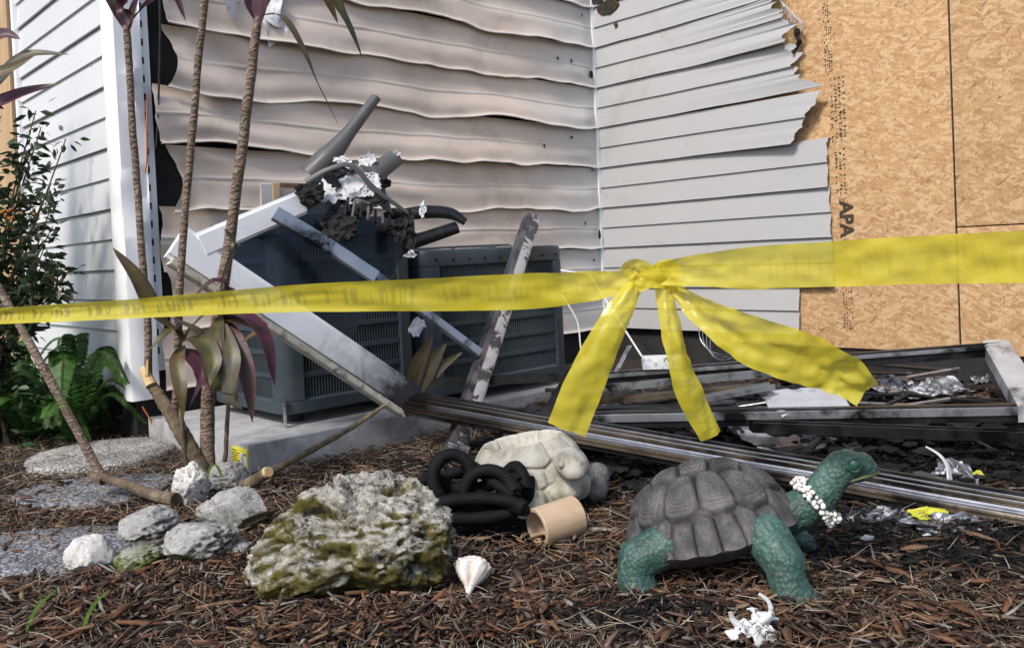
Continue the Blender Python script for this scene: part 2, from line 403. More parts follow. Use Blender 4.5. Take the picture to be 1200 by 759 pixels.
# --- right wall: grey courses with burnt off ends, from the bottom up
ENDX = {0: [(938, 385), (938, 334)], 1: [(979, 334), (975.5, 279)], 2: [(975.5, 279), (973, 221)], 3: [(973, 221), (971, 160)], 4: [(936, 160), (969, 104)],
        5: [(957, 101), (936, 68)], 6: [(940, 66), (905, 22)], 7: [(922, 12), (925, -40)], 8: [(915, -40), (935, -90)], 9: [(930, -100), (935, -150)]}
TEND = []
def rag(a, b, amp, seed):
    def f(v):
        v = min(max(v, 0), 1); return a + (b - a) * v + amp * float(n1(np.array([v * 4.0]), seed, 4)[0]) + amp * .5 * float(n1(np.array([v * 17.0]), seed + 3, 3)[0])
    return f
for k in range(NP):
    (xa, ya), (xb, yb) = ENDX[k]; ta = on_rw(xa, ya)[0]; tb = on_rw(xb, yb)[0]; TEND.append((ta, tb))
    amp = [.004, .006, .010, .014, .05, .10, .13, .12, .1, .1][k]
    part('siding_panel', clean_panel(RW, -.012, rag(ta, tb, amp, k + 3.3), Z0 + k * PH, [.003, .003, .003, .003, .006, .006, .008, .008, .006, .006][k], 60, tilt=[0, 0, 0, 0, -.018, .0, 0, 0, 0, 0][k], lift=[0, 0, 0, 0.006, .05, .045, .075, .07, .04, .04][k]), M['siding_right'], wr, 25)

# --- strand boards
TS = on_rw(1117, 200)[0]
def board(name, t0, t1, z0, z1):
    return part(name, boxaxes(RW(0, -IN, 0), DR, -DM, ZV, (t0, -.014, z0), (t1, .0, z1), .0012), M['osb'], wr)
osb1 = board('strand_board', TS - 1.219, TS - .004, .14, 2.58)
ZH = on_rw(1165, 264)[1]
board('strand_board', TS + .005, TS + 1.22, ZH + .003, HT)
board('strand_board', TS + .005, TS + 1.22, .14, ZH - .003)
# stamped lettering on the boards (flat print)
def text_mesh(s, size, at, ax, ay, name, parent, mat):
    cu = bpy.data.curves.new('t', 'FONT'); cu.body = s; cu.size = size; cu.offset = .0035; cu.resolution_u = 3
    o = bpy.data.objects.new('t', cu); COL.objects.link(o); dg = bpy.context.evaluated_depsgraph_get(); dg.update()
    me = o.evaluated_get(dg).to_mesh(); V = np.array([v.co[:] for v in me.vertices]); F = [tuple(p.vertices) for p in me.polygons]
    bpy.data.objects.remove(o); bpy.data.curves.remove(cu)
    V2 = np.asarray(at) + V[:, :1] * ax + V[:, 1:2] * ay
    return part(name, (V2, F), mat, parent, smooth=False)
OUT = -IN + .0025
tA, zA = on_rw(984, 236); 
text_mesh('APA', .098, RW(tA - .005, OUT, zA), -ZV, DR, 'lettering', osb1, M['ink'])
def stamps():
    """rows of small blurred stamp marks running up the board's edge"""
    parts = []
    rr = np.random.default_rng(5)
    for (x0, y0, x1, y1, rows) in [(962, 0, 975, 85, 4), (970, 92, 992, 165, 4), (976, 175, 992, 228, 3), (984, 292, 1000, 385, 4)]:
        ta, za = on_rw(x0, y0); tb, zb = on_rw(x1, y1)
        for r_ in range(rows):
            t_ = ta + (tb - ta) * (r_ + .5) / rows; z_ = za; lh = abs(tb - ta) / rows * .62
            while z_ > zb:
                wd = rr.uniform(.004, .013)
                if rr.random() < .74:
                    n_s = rr.integers(1, 4)
                    for q in range(n_s):
                        zz = z_ - q * wd / n_s; a = rr.uniform(.3, 1) * lh; o = rr.uniform(-.3, .3) * lh
                        parts.append((np.array([RW(t_ + o - a / 2, OUT, zz), RW(t_ + o + a / 2, OUT, zz), RW(t_ + o + a / 2, OUT, zz - .0032), RW(t_ + o - a / 2, OUT, zz - .0032)]), [(0, 1, 2, 3)]))
                    if rr.random() < .5:
                        o = rr.uniform(-.45, .45) * lh
                        parts.append((np.array([RW(t_ + o, OUT + .0002, z_), RW(t_ + o + .003, OUT + .0002, z_), RW(t_ + o + .003, OUT + .0002, z_ - wd), RW(t_ + o, OUT + .0002, z_ - wd)]), [(0, 1, 2, 3)]))
                z_ -= wd + rr.uniform(.003, .012)
    return cat(parts)
part('stamp_marks', stamps(), M['ink'], osb1, smooth=False)['kind'] = 'stuff'

# --- middle wall: heat-softened double courses
def melt_base(s_, z):
    return .020 * fbm(np.stack([s_ * .8, z * 4.0, np.full_like(s_, 2.2)], -1), 3) + .010 * fbm(np.stack([s_ * 2.6 + z * 1.5, z * 7, np.full_like(s_, 7.7)], -1), 2) + .004 * fbm(np.stack([s_ * 7 + z * 4, z * 9, np.full_like(s_, 3.1)], -1), 2)
def melt_panel(k):
    zb = Z0 + k * PH; ns = 150; nv = 44
    amt = [.25, .7, .9, 1.0, 1.0, 1.05, 1.05, 1, 1, 1][k]
    sL = .10 + .035 * float(n1(np.array([k * 1.7]), 3.0, 1)[0]) + [.0, .03, .03, .05, .03, .07, .09, .05, .05, .05][k]
    sR = WL - .008
    S0 = np.linspace(0, 1, ns); Vv = np.linspace(0, 1, nv) ** .9
    P = np.zeros((nv + 2, ns, 3)); CC = np.zeros((nv + 2, ns, 4)); CC[..., 3] = 1
    for i in range(nv):
        v = Vv[i]; left = sL + amt * (.05 * abs(math.sin(v * math.pi)) * (1 if k % 2 else -.2) + .02 * float(n1(np.array([v * 3.]), k + .5, 2)[0]))
        s_ = left + (sR - left) * S0
        z = zb + v * PH
        # softened two-course profile: flat face, faint middle crease, flared lip at the bottom
        o = .004 + .017 * (1 - v) + .0030 * math.exp(-((v - .5) / .018) ** 2) - .0015 * math.exp(-((v - .455) / .03) ** 2) + .009 * max(0, 1 - v / .055) ** 1.5
        edge_r = sstep(0, .16, (sR - s_)); 
        zz = np.full(ns, z)
        mb = melt_base(s_, zz)
        lift = np.clip(n1(s_ * 1.15, k * 2.3 + .4, 3) * 1.1 + .15, 0, 1) * .050 * (1 - v) ** 2.6
        drape = .024 * np.exp(-(s_ - left) * 2.2) * np.sin((v * 2.2 + (s_ - left) * 3.5 + k) * 2.5)
        curl = .035 * np.exp(-((s_ - left) / .05) ** 1.2) * (.5 + .5 * math.sin(v * 3.3 + k * 1.9))
        bulge = .008 * math.exp(-((v - .33 - .1 * math.sin(k)) / .16) ** 2) * (1 + 1.2 * n1(s_ * 1.3, k + 20., 2))
        out = .010 + o + amt * edge_r * (.55 * (mb + .012) + lift + drape + bulge) + amt * curl
        out = np.maximum(out, .004 + .012 * (1 - v) + 0.0)
        sag = amt * edge_r * (.056 * n1(s_ * 1.4, k * 1.9 + 8.1, 3) + .012 * n1(s_ * 5, k + 31., 2)) * (1 - v) ** 1.3 - amt * .012 * (1 - v) ** 2 * edge_r
        CC[i + 2, :, 0] = sstep(.85, .10, sR - s_ + .25 * n1(s_ * 2 + v * 3, k + 3., 2)) * .85 if False else (1 - sstep(.12, .85, sR - s_ + .25 * n1(s_ * 2 + v * 3, k + 3., 2))) * .85
        CC[i + 2, :, 1] = sstep(.80, .98, np.full(ns, v)) * np.clip(.55 + n1(s_ * 2.1, k + 40., 3), 0, 1) * .8 * (1 - .7 * CC[i + 2, :, 0]) * min(1, amt)
        CC[i + 2, :, 2] = .55 * math.exp(-((v - .5) / .02) ** 2) + .5 * max(0, 1 - v / .04)  # lit edge of the crease and bottom lip, put into the colour
        P[i + 2] = np.stack([NC[0] + s_ * DM[0] + out * DR[0], NC[1] + s_ * DM[1] + out * DR[1], z + sag], -1)
    # rolled bottom lip
    P[1] = P[2] + np.array([0, 0, -.004]) - DR * .004; P[0] = P[1] - DR * .014 + np.array([0, 0, .004])
    CC[0] = CC[1] = CC[2]
    return grid(P), CC.reshape(-1, 4)
for k in range(NP):
    vf_, cc_ = melt_panel(k); part('siding_panel', vf_, M['siding_melt'], wm, 60, cols=cc_)

# inside corner post
cp = [(-.028, .0), (-.028, .034), (-.006, .036), (.012, .022), (.012, 0)]
V, F = cat([boxaxes(IC, DR, -DM, ZV, (.004, .006, .20), (.034, .034, HT), .004)])
part('corner_post', (V, F), M['white_trim'], wm)
# outside corner post, softened and wavy, with a slotted nailing strip
def outer_post():
    zs = np.linspace(.17, HT, 120); P = []
    for z in zs:
        wv = .020 * math.sin(z * 9 + 1) * float(sstep(.5, .9, np.array(z))) + .006 * math.sin(z * 23)
        w2 = .030 * float(n1(np.array([z * 3.4]), 2.0, 2)[0]) * float(sstep(.5, .9, np.array(z)))
        prof = [(-.10, 0.005), (-.10 + w2 * .3, .026), (-.005 + w2, .030 + abs(wv) * .5), (.028 + w2 * .5, .028), (.033, .022), (.034, -.03), (.034 + wv * .6, -.062 + wv), (.030, -.085), (.010, -.088)]
        # (out from middle wall = along DR, out from left wall = along -DM)
        P.append([NC + a * DR - b * DM + z * ZV for a, b in prof])
    return grid(np.array(P))
opst = part('corner_post', outer_post(), M['white_trim'], wl, 40)
nh = part('nailing_strip', boxaxes(NC, DM, DR, ZV, (.07, .004, .28), (.125, .008, HT), .001), M['white_trim'], wm)
def slots():
    L = []
    z = .35
    while z < HT - .1:
        L.append(boxaxes(NC, DM, DR, ZV, (.092, .0075, z), (.101, .0098, z + .028), 0)); z += .075
    return cat(L)
part('nail_slots', slots(), M['burnt_black'], nh)['kind'] = 'stuff'
# foundation below the siding
part('foundation', boxaxes(NC, DM, DR, ZV, (.02, -.16, -.1), (WL + .1, -.012 + .001, .205), 0), M['foundation'], house)
part('foundation', boxaxes(IC, DR, -DM, ZV, (-.02, -.25, -.1), (4.2, -.024, .16), 0), M['foundation'], house)
part('foundation', boxaxes(NC, -DR, -DM, ZV, (.02, -.16, -.1), (4.2, -.011, .205), 0), M['foundation'], house)
# scorched holes in the grey siding
def blob_patch(px, py, rx, rz, seed, fn, on, mat, parent, o=.024, name='burn_hole', th=.006):
    tc_, zc = on(px, py); n_ = 40; a = np.linspace(0, 2 * np.pi, n_, endpoint=False)
    rr = 1 + .45 * n1(np.cos(a) * 1.3 + 3, seed, 3) + .25 * n1(np.sin(a) * 2 + 9, seed + 2, 3)
    ring = np.array([fn(tc_ + rx * r_ * math.cos(q), o, zc + rz * r_ * math.sin(q)) for q, r_ in zip(a, rr)])
    ring2 = np.array([fn(tc_ + rx * 1.05 * r_ * math.cos(q), o - th, zc + rz * 1.05 * r_ * math.sin(q)) for q, r_ in zip(a, rr)])
    c_ = fn(tc_, o - th * .6, zc)
    V = np.concatenate([ring, ring2, [c_]]); F = [(i, (i + 1) % n_, 2 * n_) for i in range(n_)] + [(n_ + i, n_ + (i + 1) % n_, (i + 1) % n_, i) for i in range(n_)]
    return part(name, (V, F), mat, parent, 60)
blob_patch(715, 9, .075, .05, 1, RW, on_rw, M['scorch'], wr)
blob_patch(703, 1, .05, .03, 5, RW, on_rw, M['char'], wr, .026)
blob_patch(852, 1, .05, .03, 8, RW, on_rw, M['char'], wr, .026)
blob_patch(724, 30, .012, .014, 11, RW, on_rw, M['scorch'], wr, .024)
# charred curls where the burnt courses end
def curl(px, py, r_, ln, seed, mat, name='burnt_curl'):
    t_, z_ = on_rw(px, py); p = [RW(t_ + ln * q + .01 * math.sin(seed + q * 5), .03 + .05 * q + .02 * math.sin(q * 4 + seed), z_ + .03 * math.sin(q * 3 + seed)) for q in np.linspace(0, 1, 14)]
    rad = r_ * (1 - .6 * np.linspace(0, 1, 14)) * (1 + .4 * n1(np.linspace(0, 4, 14), seed, 3))
    return part(name, tube(p, np.abs(rad) + .003, 7), mat, wr, 60)
curl(938, 46, .016, .03, 1.0, M['char']); curl(942, 55, .012, -.03, 2.1, M['char'])
for i in range(12):
    q = i / 11; t_, z_ = on_rw(918 + 22 * q, 8 + 22 * q)
    pts = spline([RW(t_, .04, z_ + .03), RW(t_ + .03, .06 + .01 * math.sin(i), z_ - .01), RW(t_ + .01 + .02 * math.sin(i * 2.), .05, z_ - .05 - .02 * math.cos(i * 3))], 8)
    part('melted_strand', tube(pts, .0035, 5), M['siding_right'], wr)
# small slits and nail holes near the inside corner of the melted wall
for i, (x, y, rx, rz) in enumerate([(687, 89, .018, .02), (676, 20, .004, .010), (656, 49, .004, .012), (648, 70, .005, .010), (664, 73, .005, .012), (684, 150, .004, .012), (696, 275, .010, .03), (680, 262, .004, .012), (664, 162, .008, .008), (632, 172, .005, .010), (688, 200, .005, .010), (690, 305, .004, .010)]):
    blob_patch(x, y, rx, rz, i + 20, H, on_mw, M['burnt_black'], wm, .0445 if i != 6 else .05, 'slit', .004)
# torn white housewrap on the melted wall, patch of bare board with flat bar
s1, z1 = on_mw(283, 8)
part('torn_wrap', grid(np.array([[H(s1 - .10 + .26 * u + .01 * math.sin(v * 7), .055 + .02 * math.sin(u * 6 + v * 3), z1 + .10 - .17 * v - .02 * math.sin(u * 9)) for u in np.linspace(0, 1, 14)] for v in np.linspace(0, 1, 12)])), pmat('torn_wrap', [(.35, (.62, .63, .64)), (.55, (.78, .79, .80)), (.68, (.30, .28, .27))], 26, .7, bstr=.5), wm, 60)
part('torn_wrap', grid(np.array([[H(s1 + .06 + .10 * u + .04 * v, .055 + .012 * math.sin(u * 5 + v * 4), z1 - .05 - .13 * v * (1 - .6 * u)) for u in np.linspace(0, 1, 8)] for v in np.linspace(0, 1, 8)])), M['white_trim'], wm, 60)
s1, z1 = on_mw(312, 222)
part('bare_patch', boxaxes(NC, DM, DR, ZV, (s1 - .05, .02, z1 - .15), (s1 + .28, .048, z1 + .02), .003), M['siding_right'], wm)
part('lath', boxaxes(NC, DM, DR, ZV, (s1 + .0, .053, z1 - .10), (s1 + .035, .060, z1 + .025), .002), M['tan_ply'], wm)
part('lath', boxaxes(NC, DM, DR, ZV, (s1 + .04, .053, z1 + .008), (s1 + .26, .060, z1 + .026), .002), pmat('rust', [(.3, (.10, .045, .025)), (.7, (.22, .11, .06))], 30, .8), wm)
# faucet on the left wall
tf, zf = on_lw(88, 347)
fc = part('faucet', tube([LWALL(tf - .02, .0, zf), LWALL(tf - .02, .06, zf), LWALL(tf + .0, .10, zf - .006)], [.016, .014, .012], 10), M['brass'], wl)
part('faucet_handle', tube([LWALL(tf + .0, .085, zf), LWALL(tf + .0, .085, zf + .035), LWALL(tf + .03, .085, zf + .04)], [.006, .006, .012], 8), M['brass'], fc)
# cables by the corner
part('cable', tube(spline([H(.17, .06, 2.2), H(.155, .06, 1.7), H(.13, .055, 1.35), H(.12, .04, 1.2)], 20), .0045, 6), M['char'], wm)
part('cable', tube(spline([H(.10, .03, 1.42), H(.085, .045, 1.30), H(.08, .04, 1.16), H(.075, .03, 1.1)], 16), .0035, 6), pmat('orange_cable', [(.3, (.42, .10, .03)), (.7, (.5, .14, .05))], 20, .5), wm)
part('cable', tube(spline([H(.0, .06, .15), H(.03, .07, .08), H(.05, .06, .0)], 12), .0035, 6), pmat('orange_cable_low', [(.3, (.42, .10, .03)), (.7, (.5, .14, .05))], 20, .5), house)

# ================================================================== pad, condensers, wreckage
M['concrete'] = pmat('concrete', [(.3, (.27, .27, .275)), (.5, (.36, .36, .365)), (.7, (.44, .44, .44))], 14, .9, bstr=.35, bdist=.004, dirt=(.13, .12, .11), dirt_scale=5, dirt_lo=.56, dirt_hi=.75)
M['ac_paint'] = pmat('condenser_paint', [(.3, (.030, .046, .058)), (.7, (.055, .076, .090))], 5, .5, .0, bstr=.04, dirt=(.10, .105, .11), dirt_scale=7, dirt_lo=.60, dirt_hi=.8, rvar=.12)
M['ac_fin'] = pmat('condenser_grille', [(.3, (.060, .082, .096)), (.7, (.10, .125, .14))], 9, .5, bstr=0, dirt=(.09, .095, .10), dirt_scale=9, dirt_lo=.6, dirt_hi=.8)
M['ac_coil'] = pmat('condenser_coil', [(.3, (.003, .004, .005)), (.7, (.009, .010, .012))], 40, .8, bstr=.3)
def sooty(name, base, tint, soot, lo, hi, sc=3.0, rough=.4, metal=.0, bs=.15):
    return pmat(name, [(.3, base), (.7, tint)], 7, rough, metal, bs, .003, 60, dirt=soot, dirt_scale=sc, dirt_lo=lo, dirt_hi=hi, rvar=.12)
M['vinyl_soot'] = sooty('sooted_white_vinyl', (.80, .82, .86), (.86, .87, .89), (.03, .03, .033), .56, .72, 2.2)
def soot_end(mt, origin_dir, lo, hi, soot=(.022, .022, .025)):
    t = mt.node_tree; b = t.nodes['Principled BSDF']; old = b.inputs['Base Color'].links[0].from_socket; tc = t.nodes.new('ShaderNodeTexCoord')
    d = t.nodes.new('ShaderNodeVectorMath'); d.operation = 'DOT_PRODUCT'; t.links.new(tc.outputs['Object'], d.inputs[0]); d.inputs[1].default_value = tuple(origin_dir)
    a = t.nodes.new('ShaderNodeMath'); a.operation = 'MULTIPLY_ADD'; t.links.new(noise(t, tc.outputs['Object'], 7, 6, .65, .5), a.inputs[0]); a.inputs[1].default_value = .55; t.links.new(d.outputs['Value'], a.inputs[2])
    mr = t.nodes.new('ShaderNodeMapRange'); mr.inputs[1].default_value = lo; mr.inputs[2].default_value = hi; t.links.new(a.outputs[0], mr.inputs[0])
    t.links.new(mix(t, mr.outputs[0], old, soot), b.inputs['Base Color'])
M['alu'] = sooty('scorched_aluminium', (.36, .37, .39), (.50, .51, .53), (.02, .02, .023), .46, .60, 6, .34, .8)
M['alu_dark'] = sooty('blackened_aluminium', (.018, .018, .020), (.055, .055, .06), (.006, .006, .007), .45, .6, 6, .35, .6)
M['alu_gold'] = sooty('bronzed_aluminium', (.15, .112, .075), (.27, .215, .155), (.016, .012, .010), .43, .60, 2.6, .34, .75)
M['alu_band'] = sooty('bare_aluminium', (.36, .38, .43), (.50, .52, .57), (.05, .05, .06), .50, .74, 3, .3, .8)
M['grey_plastic'] = sooty('grey_plastic', (.075, .075, .078), (.115, .112, .11), (.02, .02, .021), .56, .74, 4, .45)
M['white_flake'] = pmat('white_flake', [(.3, (.55, .56, .58)), (.7, (.74, .74, .74))], 20, .6, bstr=.4, dirt=(.06, .055, .05), dirt_scale=22, dirt_lo=.54, dirt_hi=.66)
M['foil'] = pmat('crumpled_foil', [(.3, (.26, .27, .30)), (.7, (.42, .43, .46))], 8, .42, .7, .6, .01, 28, dirt=(.02, .02, .022), dirt_scale=9, dirt_lo=.47, dirt_hi=.6)

# pad: three sides, own warning sticker
pad = thing('concrete_pad', 'grey concrete equipment pad with a yellow warning sticker on its side', 'pad', H(.45, .45, 0))
PADH = .098
part('slab', boxaxes(NC, DM, DR, ZV, (.03, .03, -.05), (1.02, .92, PADH), .006), M['concrete'], pad)
stk = part('sticker', boxaxes(NC, DM, DR, ZV, (.024, .80, .022), (.030, .917, .084), .001), pmat('yellow_sticker', [(.3, (.72, .62, .04)), (.7, (.80, .70, .08))], 8, .45, bstr=0), pad)
part('sticker_panel', boxaxes(NC, DM, DR, ZV, (.0225, .868, .027), (.0245, .912, .070), .0005), M['white_flake'], stk)
def sticker_lines():
    L = []
    for i in range(6): L.append(boxaxes(NC, DM, DR, ZV, (.0228, .806, .030 + i * .0085), (.0243, .806 + .045 + .01 * math.sin(i * 2), .0325 + i * .0085), 0))
    return cat(L)
part('sticker_print', sticker_lines(), M['ink'], stk)['kind'] = 'stuff'
# a second pad, mostly hidden
solo('concrete_pad', boxaxes(NC, DM, DR, ZV, (1.06, .05, -.05), (1.95, .84, .06), .006), M['concrete'], 'low concrete pad under the smaller condenser, half hidden by debris', 'pad')

def rrect(w_, d_, r_, n_=6):
    pts = []
    for cx, cy, a0 in [(w_ / 2 - r_, d_ / 2 - r_, 0), (-w_ / 2 + r_, d_ / 2 - r_, 90), (-w_ / 2 + r_, -d_ / 2 + r_, 180), (w_ / 2 - r_, -d_ / 2 + r_, 270)]:
        for a in np.linspace(a0, a0 + 90, n_): pts.append((cx + r_ * math.cos(R(a)), cy + r_ * math.sin(R(a))))
    return np.array(pts)
def condenser(label, s0, d0, wd, dp, zb, ht, nb, rc=.06, group=None):
    """corner (s0, d0) is the wall-side near corner in the house frame"""
    c_ = H(s0 + wd / 2, d0 + dp / 2, zb); t = thing('air_conditioner', label, 'air conditioner', c_)
    def L(x, y, z): return c_ + x * DM + y * DR + z * ZV
    def ring(off, z, r_): return np.array([L(x, y, z) for x, y in rrect(wd + 2 * off, dp + 2 * off, r_)])
    def shell(rings, cap=True):
        P = np.array(rings); V, F = grid(P, False, True)
        k = P.shape[1]
        if cap: F.append(tuple(range(k))[::-1]); F.append(tuple((len(rings) - 1) * k + i for i in range(k)))
        return V, F
    part('base_pan', shell([ring(.004, .0, rc), ring(.012, .006, rc + .008), ring(.012, .045, rc + .008), ring(.002, .055, rc)]), M['ac_paint'], t)
    for x, y in ((-.35, -.35), (.35, -.35), (.35, .35), (-.35, .35)):
        part('foot', tube([L(x * wd, y * dp, -.04), L(x * wd, y * dp, .003)], .03, 10), M['ac_coil'], t)
    part('coil', shell([ring(-.03, .05, rc), ring(-.03, ht - .05, rc)]), M['ac_coil'], t)
    tp = part('top_cover', shell([ring(.002, ht - .075, rc), ring(.010, ht - .070, rc + .008), ring(.012, ht - .02, rc + .008), ring(.004, ht - .004, rc), ring(-.02, ht, rc - .01)]), M['ac_paint'], t)
    # fan guard on top: rings
    for r_ in np.linspace(.07, min(wd, dp) * .42, 5):
        a = np.linspace(0, 2 * np.pi, 33); part('guard_ring', tube(np.array([L(r_ * math.cos(q), r_ * math.sin(q), ht + .012) for q in a]), .003, 5), M['ac_fin'], tp)
    for i in range(8):
        q = i * math.pi / 4; part('guard_spoke', tube([L(.04 * math.cos(q), .04 * math.sin(q), ht + .010), L(min(wd, dp) * .44 * math.cos(q), min(wd, dp) * .44 * math.sin(q), ht + .006)], .003, 5), M['ac_fin'], tp)
    # bands all the way round
    zs = np.linspace(.055, ht - .075, nb + 2)[1:-1]
    for z in zs: part('grille_band', shell([ring(-.004, z - .011, rc), ring(.007, z - .009, rc), ring(.007, z + .009, rc), ring(-.004, z + .011, rc)], False), M['ac_paint'], t)
    # corner posts
    for sx in (-1, 1):
        for sy in (-1, 1):
            P = []
            pts = rrect(wd + .02, dp + .02, rc); idx = {(1, 1): 0, (-1, 1): 1, (-1, -1): 2, (1, -1): 3}[(sx, sy)]
            arc = pts[idx * 6:(idx + 1) * 6]; e0 = arc[0] + (arc[0] - arc[1]) / np.linalg.norm(arc[0] - arc[1]) * .022; e1 = arc[-1] + (arc[-1] - arc[-2]) / np.linalg.norm(arc[-1] - arc[-2]) * .022
            arc = np.concatenate([[e0], arc, [e1]]); inn = arc * (1 - .012 / np.linalg.norm(arc, axis=1))[:, None]
            o2 = np.concatenate([arc, inn[::-1]])
            P = [[L(x, y, z) for x, y in o2] for z in (.05, ht - .073)]
            part('corner_post', shell(P), M['ac_paint'], t)
    # fins: one thin louvre every 13 mm
    fl = []
    def fin(x, y, nx, ny):
        a = np.array([(0, -.0016), (.010, -.0010), (.010, .0010), (0, .0016)])
        tx, ty = -ny, nx
        lo = [L(x + u * nx + v * tx, y + u * ny + v * ty, .052) for u, v in a]; hi = [L(x + u * nx + v * tx, y + u * ny + v * ty, ht - .072) for u, v in a]
        fl.append((np.array(lo + hi), [(0, 1, 5, 4), (1, 2, 6, 5), (2, 3, 7, 6)]))
    for q in np.arange(-wd / 2 + rc + .02, wd / 2 - rc - .01, .0125):
        fin(q, dp / 2 - .006, 0, 1); fin(q, -dp / 2 + .006, 0, -1)
    for q in np.arange(-dp / 2 + rc + .02, dp / 2 - rc - .01, .0125):
        fin(wd / 2 - .006, q, 1, 0); fin(-wd / 2 + .006, q, -1, 0)
    part('grille_fins', cat(fl), M['ac_fin'], t)['kind'] = 'stuff'
    for i in range(9):
        x = -wd / 2 + rc + (wd - 2 * rc) * i / 8; part('screw', tube([L(x, dp / 2 + .011, ht - .045), L(x, dp / 2 + .016, ht - .045)], .006, 8), M['ac_coil'], tp)
    return t, L
ac1, L1 = condenser('tall dark blue-grey condenser on the stickered concrete pad, under the fallen white window frame', .27, .14, .60, .60, PADH + .042, .735, 6)
ac2, L2 = condenser('low dark blue-grey condenser beside the wall with a bare metal bar leaning on it', 0.93, .05, .85, .70, .105, .625, 5)
part('strap_bracket', bar(H(.262, .745, PADH), H(.262, .745, PADH + .11), .022, .004, DM, .001), M['alu'], ac1)

# --- fallen white window frame leaning on the tall condenser
pL = D(212, 287, 2.72); pP = D(482, 468, 3.20); pU = D(392, 212, 3.12)
fr = thing('fallen_window_frame', 'white vinyl window frame with black sooted glass, fallen against the tall condenser', 'window frame', pP)
e1 = (pP - pL); e1 /= np.linalg.norm(e1); e2 = pU - pL; e2 /= np.linalg.norm(e2); nn = np.cross(e1, e2); nn /= np.linalg.norm(nn)
if nn[1] > 0: nn = -nn
def rail_profile(w_, t_):  # stepped vinyl extrusion (across, normal)
    x = w_ / 2; return [(-x, -t_ / 2), (x, -t_ / 2), (x, t_ * .1), (x * .82, t_ * .14), (x * .78, t_ * .5), (-x * .72, t_ * .5), (-x * .76, t_ * .2), (-x, t_ * .16)]
def sag_line(a, b, n_, amp, seed): 
    P = line(a, b, n_); q = np.linspace(0, 1, n_); return P + nn * (amp * n1(q * 3, seed, 2))[:, None] 
inw = np.cross(nn, e1); inw = inw if np.dot(inw, e2) > 0 else -inw
part('lower_rail', sweep(sag_line(pL - e1 * .02, pP + e1 * .02, 40, .012, 1.), np.array(rail_profile(.118, .035)), nn), M['vinyl_soot'], fr, 30)
lo_in = part('rail_edge', sweep(sag_line(pL - inw * .062 - nn * .004, pP - inw * .062 - nn * .01, 40, .012, 1.), rect(.026, .042, .004), nn), pmat('aged_cream_vinyl', [(.3, (.42, .38, .28)), (.7, (.62, .60, .54))], 18, .6, bstr=.4, dirt=(.08, .07, .06), dirt_scale=20, dirt_lo=.52, dirt_hi=.66), fr, 30)
pL2 = pL + e1 * .03 + e2 * .04
part('upper_rail', sweep(sag_line(pL2, pL2 + e2 * .40, 24, .006, 4.), np.array(rail_profile(.085, .035)), nn), M['vinyl_soot'], fr, 30)
part('side_rail', sweep(sag_line(pL2 + e2 * .40, pU + e2 * .02 + nn * -.01, 16, .02, 5.), np.array(rail_profile(.07, .03)), nn), M['alu_dark'], fr, 30)
soot_end(M['vinyl_soot'], e1, -.12, .18)
# sooted glass pane between
def pane():
    U = np.linspace(0, 1, 20); P = []
    w_ = np.linalg.norm(pU - pL)
    for v in np.linspace(.06, .94, 14):
        P.append([pL + e1 * (.05 + u * .62 * (1 - .45 * v)) + e2 * (v * w_) - nn * (.012 + .004 * math.sin(u * 7 + v * 5)) for u in U])
    A = np.array(P); B = A - nn * .004
    V, F = cat([grid(A), (lambda q: (q[0], [f[::-1] for f in q[1]]))(grid(B))]); return V, F
mt, t, b = newmat('sooted_glass'); v = coords(t); f = noise(t, v, 9, 6, .7, 1.2)
t.links.new(ramp(t, f, [(.35, (.006, .008, .012)), (.7, (.02, .024, .032)), (.85, (.16, .17, .19))]).outputs[0], b.inputs['Base Color']); b.inputs['Roughness'].default_value = .18
tr = t.nodes.new('ShaderNodeBsdfTransparent'); tr.inputs[0].default_value = (.75, .8, .9, 1); mx = t.nodes.new('ShaderNodeMixShader')
t.links.new(ramp(t, noise(t, v, 4, 4), [(.4, (.75, .75, .75)), (.65, (.4, .4, .4))]).outputs[0], mx.inputs[0]); t.links.new(b.outputs[0], mx.inputs[1]); t.links.new(tr.outputs[0], mx.inputs[2]); t.links.new(mx.outputs[0], t.nodes['Material Output'].inputs[0])
part('pane', pane(), mt, fr, 40)
# torn strip across the pane
part('meeting_rail', sweep(spline([D(322, 250, 2.86), D(380, 285, 2.92), D(440, 325, 2.98)], 14), np.array(rect(.050, .022, .004)), nn), M['alu'], fr)

# --- loose metal and plastic
def channel(a, b, w_, h_, th, up, name, label, mat, cat_='metal bar', n_=14, bend=0.0, seed=0., group=None):
    P = line(a, b, n_); q = np.linspace(0, 1, n_); P = P + np.asarray(up)[None] * (bend * np.sin(q * math.pi))[:, None]
    x, y = w_ / 2, h_ / 2
    prof = [(-x, -y), (x, -y), (x, y), (x - th, y), (x - th, -y + th), (-x + th, -y + th), (-x + th, y), (-x, y)]
    return solo(name, sweep(P, prof, up), mat, label, cat_, group)
lean = thing('leaning_bar', 'bare metal mullion bar leaning on the low condenser, peeled white paint on its face', 'metal bar', D(524, 545, 2.88) * [1, 1, 0])
ba, bb = D(524, 543, 2.88), D(621, 254, 4.04)
up_ = np.array([.55, -.75, .35])
part('face', sweep(line(ba, bb, 24), [(-.006, -.022), (.050, -.022), (.055, -.017), (.055, .008), (.045, .015), (-.004, .015)], up_), sooty('peeled_white_bar', (.52, .53, .56), (.62, .63, .65), (.07, .075, .09), .53, .56, 9, .4, .3), lean)
part('flange', sweep(line(ba - np.array([.012, 0, 0]), bb - np.array([.012, 0, 0]), 24), rect(.022, .05, .002), up_), sooty('dark_flange', (.10, .11, .13), (.20, .21, .24), (.03, .03, .035), .5, .62, 8, .35, .7), lean)
